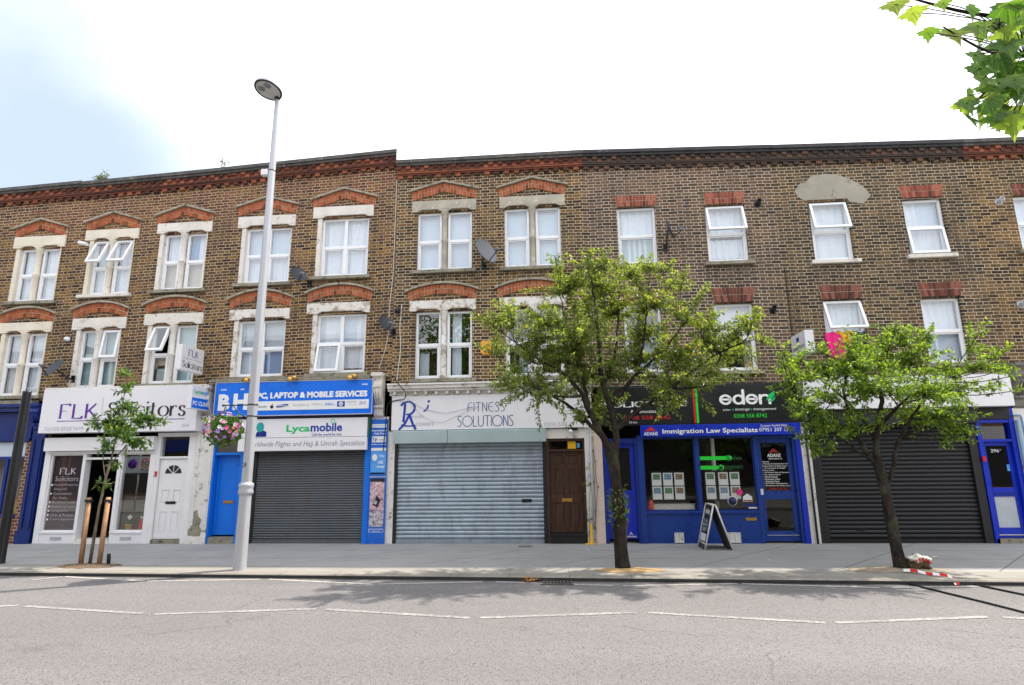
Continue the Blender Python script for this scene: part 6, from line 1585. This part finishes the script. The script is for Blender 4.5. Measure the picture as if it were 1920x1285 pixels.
def plane_leaf(mb, p, r, hang, yaw, roll):
    # outline fanned from the centre rib, slightly folded; hangs from its stalk
    M_ = Matrix.Rotation(yaw, 3, 'Z') @ Matrix.Rotation(hang, 3, 'X') @ Matrix.Rotation(roll, 3, 'Y')
    V = [Vector((x * r, y * r - .6 * r, -abs(x) * r * .22 + .05 * r * math.sin(y * 4))) for x, y in outl]; V.append(Vector((0, -.35 * r, 0)))
    V = [tuple(p + M_ @ q) for q in V]; n = len(outl)
    UVS.setdefault(id(mb), []).extend([(x, y) for x, y in outl] + [(0, .25)])
    mb.add(V, [(i, (i + 1) % n, n) for i in range(n)])
UVS = {}; G_ = MB(); Y_ = MB(); tw = MB(); hubs = [Vector((2.95, -10.12, 4.25)), Vector((2.62, -9.98, 4.12)), Vector((2.66, -10.05, 3.86)), Vector((2.72, -10.0, 3.68))]
tw.tube(spl([(3.0, -10.15, 4.3), (2.7, -10.0, 4.18), (2.45, -10.0, 4.2), (2.12, -10.0, 4.34)], 5), [.022 - .0011 * i for i in range(16)], 6)
tw.tube(spl([(3.3, -10.3, 4.4), (2.95, -10.1, 4.05), (2.7, -10.05, 3.86), (2.4, -10.15, 3.82), (2.15, -10.2, 3.96)], 4), [.018 - .0009 * i for i in range(17)], 6)
tw.tube(spl([(3.3, -10.2, 4.35), (3.0, -10.0, 3.9), (2.7, -9.98, 3.72), (2.4, -10.1, 3.62), (2.25, -10.18, 3.48)], 4), [.018 - .0009 * i for i in range(17)], 6)
lvs = list(PL)
PL2 = [(2.41, -10.24, 3.76), (2.32, -10.29, 3.31), (2.36, -10.32, 3.5), (2.52, -9.99, 3.65), (2.65, -10.16, 3.99), (3.06, -9.73, 3.9), (2.29, -10.27, 3.44), (2.64, -9.77, 3.82), (2.52, -10.14, 4.08), (2.71, -9.7, 4.25), (2.65, -9.65, 3.7), (2.3, -10.26, 3.32), (2.82, -9.89, 4.24), (2.56, -10.34, 3.8), (2.53, -10.01, 3.45), (2.31, -10.28, 3.52), (2.82, -9.86, 4.21), (3.02, -9.91, 4.27), (2.61, -10.14, 4.02), (2.57, -10.25, 3.23), (2.52, -10.16, 3.33), (2.69, -10.06, 4.17), (2.91, -9.73, 3.91), (2.8, -9.99, 3.73), (2.8, -10.0, 3.95), (2.39, -10.09, 3.81), (2.1, -10.33, 3.38), (2.75, -9.95, 3.57), (2.97, -9.76, 4.21), (2.95, -9.58, 4.38), (2.84, -9.66, 4.18), (2.34, -10.21, 3.54), (2.56, -10.31, 3.78), (3.29, -9.59, 4.4), (2.55, -10.34, 3.48), (2.86, -9.58, 4.0), (2.66, -9.9, 4.22), (2.36, -10.3, 3.45), (2.76, -9.74, 3.81), (2.32, -10.21, 3.36), (2.98, -9.65, 3.79), (2.41, -10.31, 3.92), (2.8, -9.85, 4.23), (2.21, -10.17, 3.48), (2.54, -10.04, 3.74), (2.74, -9.59, 4.13), (2.3, -10.33, 3.25), (2.89, -9.91, 3.51), (2.92, -9.62, 4.04), (2.85, -9.77, 4.16), (2.98, -9.79, 4.33), (2.71, -9.84, 3.94), (2.35, -10.17, 3.4), (2.88, -9.85, 3.7), (3.01, -9.87, 4.32), (2.62, -10.02, 3.64), (2.46, -10.3, 3.86), (2.59, -9.92, 3.9), (2.21, -10.34, 3.37), (3.22, -9.57, 4.0), (2.58, -10.27, 3.35), (2.78, -9.73, 4.27), (2.28, -10.26, 3.88), (3.11, -9.76, 4.08), (2.54, -10.05, 3.76), (2.6, -10.14, 3.93), (2.67, -10.0, 4.09), (2.69, -10.27, 4.0), (2.71, -10.15, 4.08), (2.63, -10.17, 3.6), (2.78, -9.57, 3.83), (3.03, -9.61, 3.69), (3.11, -9.58, 3.69), (2.48, -9.96, 3.76), (2.45, -10.03, 3.51), (2.49, -9.98, 4.04), (2.66, -10.0, 3.75), (2.38, -10.09, 3.85)]
for q in PL2: lvs.append((*q, rnd.uniform(.06, .085), 'y' if rnd.random() < .28 else 'g'))
for x, y_, z, r, k in lvs:
    p = Vector((x, y_, z)); mb = Y_ if k == 'y' else G_
    plane_leaf(mb, p, r * 1.22, R(rnd.uniform(-112, -68)), R(rnd.uniform(-38, 38)), R(rnd.uniform(-35, 35)))
    hb = min(hubs, key=lambda q: (q - p).length)
    if (hb - p).length < .9: tw.tube(bez(p + Vector((0, 0, .3 * r)), (p + hb) / 2 + Vector((0, 0, .05)), hb, 3), .0028, 4, False)
tw.build('branches', 'bark', t); 
for mb, nm, mt in ((G_, 'crown', 'leaf_plane'), (Y_, 'pale_leaves', 'leaf_plane_pale')):
    o = mb.build(nm, mt, t); uv = o.data.uv_layers.new(name='leaf'); L_ = UVS[id(mb)]
    for lp in o.data.loops: uv.data[lp.index].uv = L_[lp.vertex_index]

t = thing('creeper', 'straggling dead creeper on the pilaster right of the brown door', 'plant', (.5, -.09, 0))
rnd = random.Random(41); P = MB(); pts = []
for i in range(4):
    x = .46 + .04 * i; c_ = [(x, -.075, .02)]
    for k in range(7): x += rnd.gauss(0, .025); c_.append((x, -.075 - rnd.random() * .02, .02 + (k + 1) * (.2 + .04 * i)))
    P.tube(spl(c_, 3), .005, 4); pts += [c_[rnd.randrange(1, 8)] for _ in range(9)]
P.build('stem', 'bark', t); leaves_mesh(rnd, pts, .07, .05, 0).build('leaves', 'leaf_cherry', t)

# ------------------------------------------------------------------ street clutter
t = thing('pavement_sign', 'black A-board with white lettering leaning open before the estate agent', 'A-board', (2.86, -.75, 0))
def panel(xb, xt, nm, front_):
    P = MB(); w0, w1 = -1.04, -.46
    th = .022
    P.add([(xb, w0, .0), (xb, w1, .0), (xt, w1, .83), (xt, w0, .83), (xb + th, w0, .0), (xb + th, w1, .0), (xt + th, w1, .83), (xt + th, w0, .83)], [(0, 3, 2, 1), (4, 5, 6, 7), (0, 4, 7, 3), (1, 2, 6, 5), (3, 7, 6, 2), (0, 1, 5, 4)])
    return P
rot = Matrix.Rotation(R(0), 4, 'Z')
def bar(P, a, b, r): P.tube([a, b], r, 4)
Lb, Rb, T_ = 2.62, 3.15, 2.865
P = panel(Lb, T_ - .024, 'panel', 1); P.build('front_panel', 'black_sign', t)
P = panel(Rb - .02, T_ + .004, 'panel', 1); P.build('back_panel', 'plaster_dark', t)
for xb, xt, nm in ((Lb, T_ - .02, 'frame'), (Rb, T_ + .02, 'frame')):
    P = MB()
    for w_ in (-1.055, -.445): bar(P, (xb, w_, 0), (xt, w_, .845), .019)
    bar(P, (xt, -1.05, .84), (xt, -.45, .84), .019); bar(P, (xb + (xt - xb) * .13, -1.05, .11), (xb + (xt - xb) * .13, -.45, .11), .016)
    P.build(nm, 'white_grubby', t)
# lettering on the west face, which is turned towards the lamp post
fa = lambda u, v, d=0: (Lb + (T_ - .024 - Lb) * v / .83 - .008 - d, -u, v)
# (u grows towards the building as seen from the west)
fa = lambda u, v, d=0: (Lb + (T_ - .024 - Lb) * v / .83 - .008 - d, -1.02 + (.54 - u), v)
text('eden', (.10, .44, .66, .77), 0, 'ink_white', t, .03, fn=fa); text('20 YEARS', (.10, .44, .50, .56), 0, 'ink_white', t, .01, fn=fa); text('LANDLORDS', (.08, .46, .43, .48), 0, 'ink_white', t, .01, fn=fa); text('RENT', (.12, .42, .33, .40), 0, 'ink_white', t, .01, fn=fa)
P = MB(); P.add([fa(.06, .15), fa(.48, .15), fa(.48, .29), fa(.06, .29)], [(0, 1, 2, 3)]); P.build('white_label', 'paper', t)

t = thing('inspection_cover', 'small iron cover in the pavement in front of the steel shutter', 'cover', (-.89, -.49, 0))
MB().box(-1.03, -.75, -.62, -.38, .0005, .004).build('frame', 'plaster_dark', t)
P = MB()
for i in range(4):
    for j in range(3): P.box(-1.01 + i * .065, -.965 + i * .065, -.60 + j * .072, -.55 + j * .072, .0045, .007)
P.build('lid', 'dish_grey', t)
t = thing('drain_grate', 'iron gully grate in the road beside the kerb', 'drain', (-.18, -4.08, ROADZ))
P = MB(); P.box(-.40, .04, -4.20, -3.96, ROADZ + .002, ROADZ + .006); P.build('pit', 'black_frame', t)
P = MB(); P.frame(-.41, .05, -4.22, -3.955, 0, 1, .03) if False else None
for i in range(9): P.box(-.39 + i * .05, -.365 + i * .05, -4.19, -3.97, ROADZ + .0065, ROADZ + .014)
P.box(-.42, .06, -4.235, -4.20, ROADZ, ROADZ + .014); P.build('bars', 'plaster_dark', t)
rnd = random.Random(12); mb = MB()
for i in range(14): leaf_add(mb, rnd, Vector((-.56 + rnd.gauss(0, .06), -4.03 + rnd.gauss(0, .025), ROADZ + .015 + rnd.random() * .02)), Vector((rnd.gauss(0, 1), rnd.gauss(0, 1), .15)).normalized(), .09, .05)
tag(mb.build('fallen_leaves', 'leaf_litter'), 'small heap of orange brown dead leaves by the drain', 'leaves')['kind'] = 'stuff'
def hose(label, a, b):
    P = MB(); P.tube([(a[0], a[1], ROADZ + .012), ((a[0] + b[0]) / 2 + .02, (a[1] + b[1]) / 2, ROADZ + .012), (b[0], b[1], ROADZ + .012)], .013, 8); return tag(P.build('traffic_counter_tube', 'cable_black'), label, 'rubber tube', 'rubber tubes across the road')
hose('longer black rubber tube stretched across the road', (4.69, -3.96), (5.2, -6.4)); hose('black rubber tube nearest the right end of the kerb', (5.55, -4.0), (6.05, -6.2))
# plastic bag and barrier tape round the right tree
def blob(c, r, sq, seed, n=16, m_=10, amp=.25):
    rnd = random.Random(seed); mb = MB(); mb.ball(c, r, n, m_, sq); ph = [rnd.uniform(0, 6) for _ in range(4)]
    for i, v in enumerate(mb.v):
        d = Vector(v) - Vector(c); k = 1 + amp * (math.sin(d.x * 55 + ph[0]) * math.sin(d.y * 47 + ph[1]) + .7 * math.sin(d.z * 70 + ph[2] + d.x * 30)); q = Vector(c) + d * k
        mb.v[i] = (q.x, q.y, max(.005, q.z))
    return mb
t = thing('sand_bag', 'crumpled dark bag with red and white tape beside the right tree foot', 'bag', (5.38, -3.2, 0))
blob((5.35, -3.2, .10), .15, (1.15, .8, .75), 3).build('bag', 'soil', t); blob((5.32, -3.24, .17), .11, (1.2, .8, .5), 5, amp=.4).build('tape_bundle', 'petal_white', t)
for i in range(5):
    P = MB(); a = i * .9; P.box(5.24 + i * .045, 5.262 + i * .045, -3.345, -3.335, .12 + .03 * math.sin(a), .17 + .03 * math.sin(a)); P.build('red_stripe', 'ink_red', t)
t = thing('barrier_tape', 'red and white barrier tape trailing over the kerb', 'barrier tape', (5.1, -3.6, 0))
tp = spl([(4.98, -3.46, .02), (5.1, -3.55, .03), (5.2, -3.68, .012), (5.3, -3.78, .02), (5.36, -3.95, .012), (5.30, -4.08, -.045), (5.36, -4.1, -.04)], 5)
for k in range(0, len(tp) - 2, 3):
    a = tp[k:k + 4]; P = MB()
    for p, q in zip(a, a[1:]): P.quad((p[0] - .01, p[1] - .025, p[2]), (q[0] - .01, q[1] - .025, q[2]), (q[0] + .01, q[1] + .03, q[2] + .03), (p[0] + .01, p[1] + .03, p[2] + .03))
    P.build('tape_band', 'ink_red' if (k // 3) % 2 else 'ink_white', t)
t = thing('marker_post', 'short yellow post at the foot of the white and pink pilasters', 'post', (.50, -.12, 0))
P = MB(); P.box(.47, .515, -.16, -.11, 0, .42); P.build('post', 'yellow', t); P = MB(); P.box(.36, .56, -.2, -.05, .002, .012); P.build('foot_plate', 'yellow', t)
rnd = random.Random(77)
for i, (x, y_, s) in enumerate([(.36, -1.05, .05), (6.3, -1.9, .10), (-10.9, -1.2, .05), (3.4, -2.3, .04)]):
    P = MB(); P.add([(x, y_, .006), (x + s, y_ + .01, .012), (x + s * .9, y_ + s * .5, .008), (x + .01, y_ + s * .55, .014)], [(0, 1, 2, 3)])
    o = tag(P.build('paper_scrap', 'paper'), ['white paper scrap in front of the brown door step', 'larger white paper scrap on the pavement by the black shutter', 'white paper scrap before the solicitors window', 'white paper scrap on the shaded pavement left of the right tree'][i], 'litter', 'paper scraps on the pavement')
    s_ = o.modifiers.new('thickness', 'SOLIDIFY'); s_.thickness = .002

# ------------------------------------------------------------------ across the road (seen only in the panes)
def far_house(label, x0, x1, hgt, mat, shop):
    h = thing('opposite_house', label, 'house', ((x0 + x1) / 2, -19.0, 0), 'houses across the road'); mb = MB()
    mb.box(x0, x1, -27, -19, 0, hgt); mb.build('wall', mat, h)
    mb = MB(); gl = MB()
    n = max(2, int((x1 - x0) / 2.2))
    for i in range(n):
        x = x0 + (x1 - x0) * (i + .5) / n
        for z in (4.0, 6.7):
            mb.box(x - .62, x + .62, -19.0, -18.93, z - .1, z + 1.75); gl.box(x - .5, x + .5, -18.929, -18.92, z, z + 1.6)
    mb.box(x0, x1, -19.0, -18.85, hgt - .3, hgt); mb.build('window_surround', 'white_paint', h); gl.build('window_pane', 'room_dark', h)
    mb = MB(); mb.box(x0 + .3, x1 - .3, -18.99, -18.9, .5, 2.5); mb.build('shop_window', 'room_dark', h); mb = MB(); mb.box(x0 + .1, x1 - .1, -18.99, -18.8, 2.7, 3.4); mb.build('fascia', shop, h)
for i, (x0, x1, hgt, mat, shop) in enumerate([(-40, -29, 9.2, 'brick_plain_red', 'white_sign'), (-28.9, -19, 8.6, 'brick_yellowish', 'blue_navy'), (-18.9, -10, 9.4, 'brick_plain_red', 'white_sign'), (-9.9, -1, 8.3, 'brick_plain_red', 'ink_maroon'), (-.9, 8, 8.8, 'brick_yellowish', 'black_sign'), (8.1, 18, 9.0, 'white_render_far', 'green_dark'), (18.1, 30, 8.6, 'brick_plain_red', 'white_sign')]):
    far_house(['red brick house with a white fascia farthest along the opposite side', 'yellow brick house with a navy fascia across the road', 'tall red brick house with a white fascia across the road', 'red brick house with a maroon fascia across the road', 'yellow brick house with a black fascia behind the camera', 'white rendered house with a green fascia across the road', 'red brick house with a white fascia at the far right across the road'][i], x0, x1, hgt, mat, shop)
rnd = random.Random(5)
def far_tree(label, x, y_, hgt, r, seed):
    rnd = random.Random(seed); t = thing('roadside_tree', label, 'tree', (x, y_, .05), 'trees across the road'); P = MB(); P.tube([(x, y_, 0), (x, y_, hgt * .55), (x + .2, y_, hgt * .8)], [.2, .15, .06], 10); P.build('trunk', 'bark_pale', t)
    mb = MB()
    for _ in range(4200):
        q = Vector((rnd.gauss(0, 1), rnd.gauss(0, 1), rnd.gauss(0, 1))).normalized() * rnd.random() ** .4
        k = 1 + .3 * math.sin(q.x * 5 + seed) * math.sin(q.z * 6)
        leaf_add(mb, rnd, Vector((x + q.x * r * k, y_ + q.y * r * k, hgt * .72 + q.z * r * k)), Vector((rnd.gauss(0, 1), rnd.gauss(0, 1), rnd.gauss(-.3, 1))).normalized(), .22, .16)
    mb.build('crown', 'leaf_sapling', t)
far_tree('tall leafy roadside tree behind the camera', -5.4, -16.4, 10.6, 3.0, 1); far_tree('low leafy roadside tree behind the camera', 6.6, -14.8, 4.6, 2.0, 2)
t = thing('speed_sign', 'white speed zone plate on a post across the road', 'road sign', (-18.0, -10.5, .05))
MB().tube([(-18.0, -10.5, .05), (-18.0, -10.5, 2.3)], .035, 8).build('post', 'pole_grey', t)
MB().box(-18.6, -17.4, -10.46, -10.44, 1.55, 2.25).build('back_plate', 'net_grey', t)
MB().box(-17.98, -17.45, -10.438, -10.43, 1.62, 2.20).build('plate', 'white_paint', t)
P = MB(); P.lathe((-17.715, -10.428, 1.97), [(.20, 0), (.20, .002), (.15, .002)], 24, (0, 1, 0)); P.build('roundel', 'ink_red', t)
text('20', (17.60, 17.83, 1.89, 2.05), 0, 'ink_black', t, .02, fn=lambda u, v, d=0: (-u, -10.424, v)); text('ZONE', (17.53, 17.90, 1.65, 1.73), 0, 'ink_black', t, .01, fn=lambda u, v, d=0: (-u, -10.424, v))
P = MB(); P.lathe((-18.28, -10.438, 1.93), [(.20, 0), (.20, .004), (0, .004)], 24, (0, 1, 0)); P.build('disc', 'purple', t)
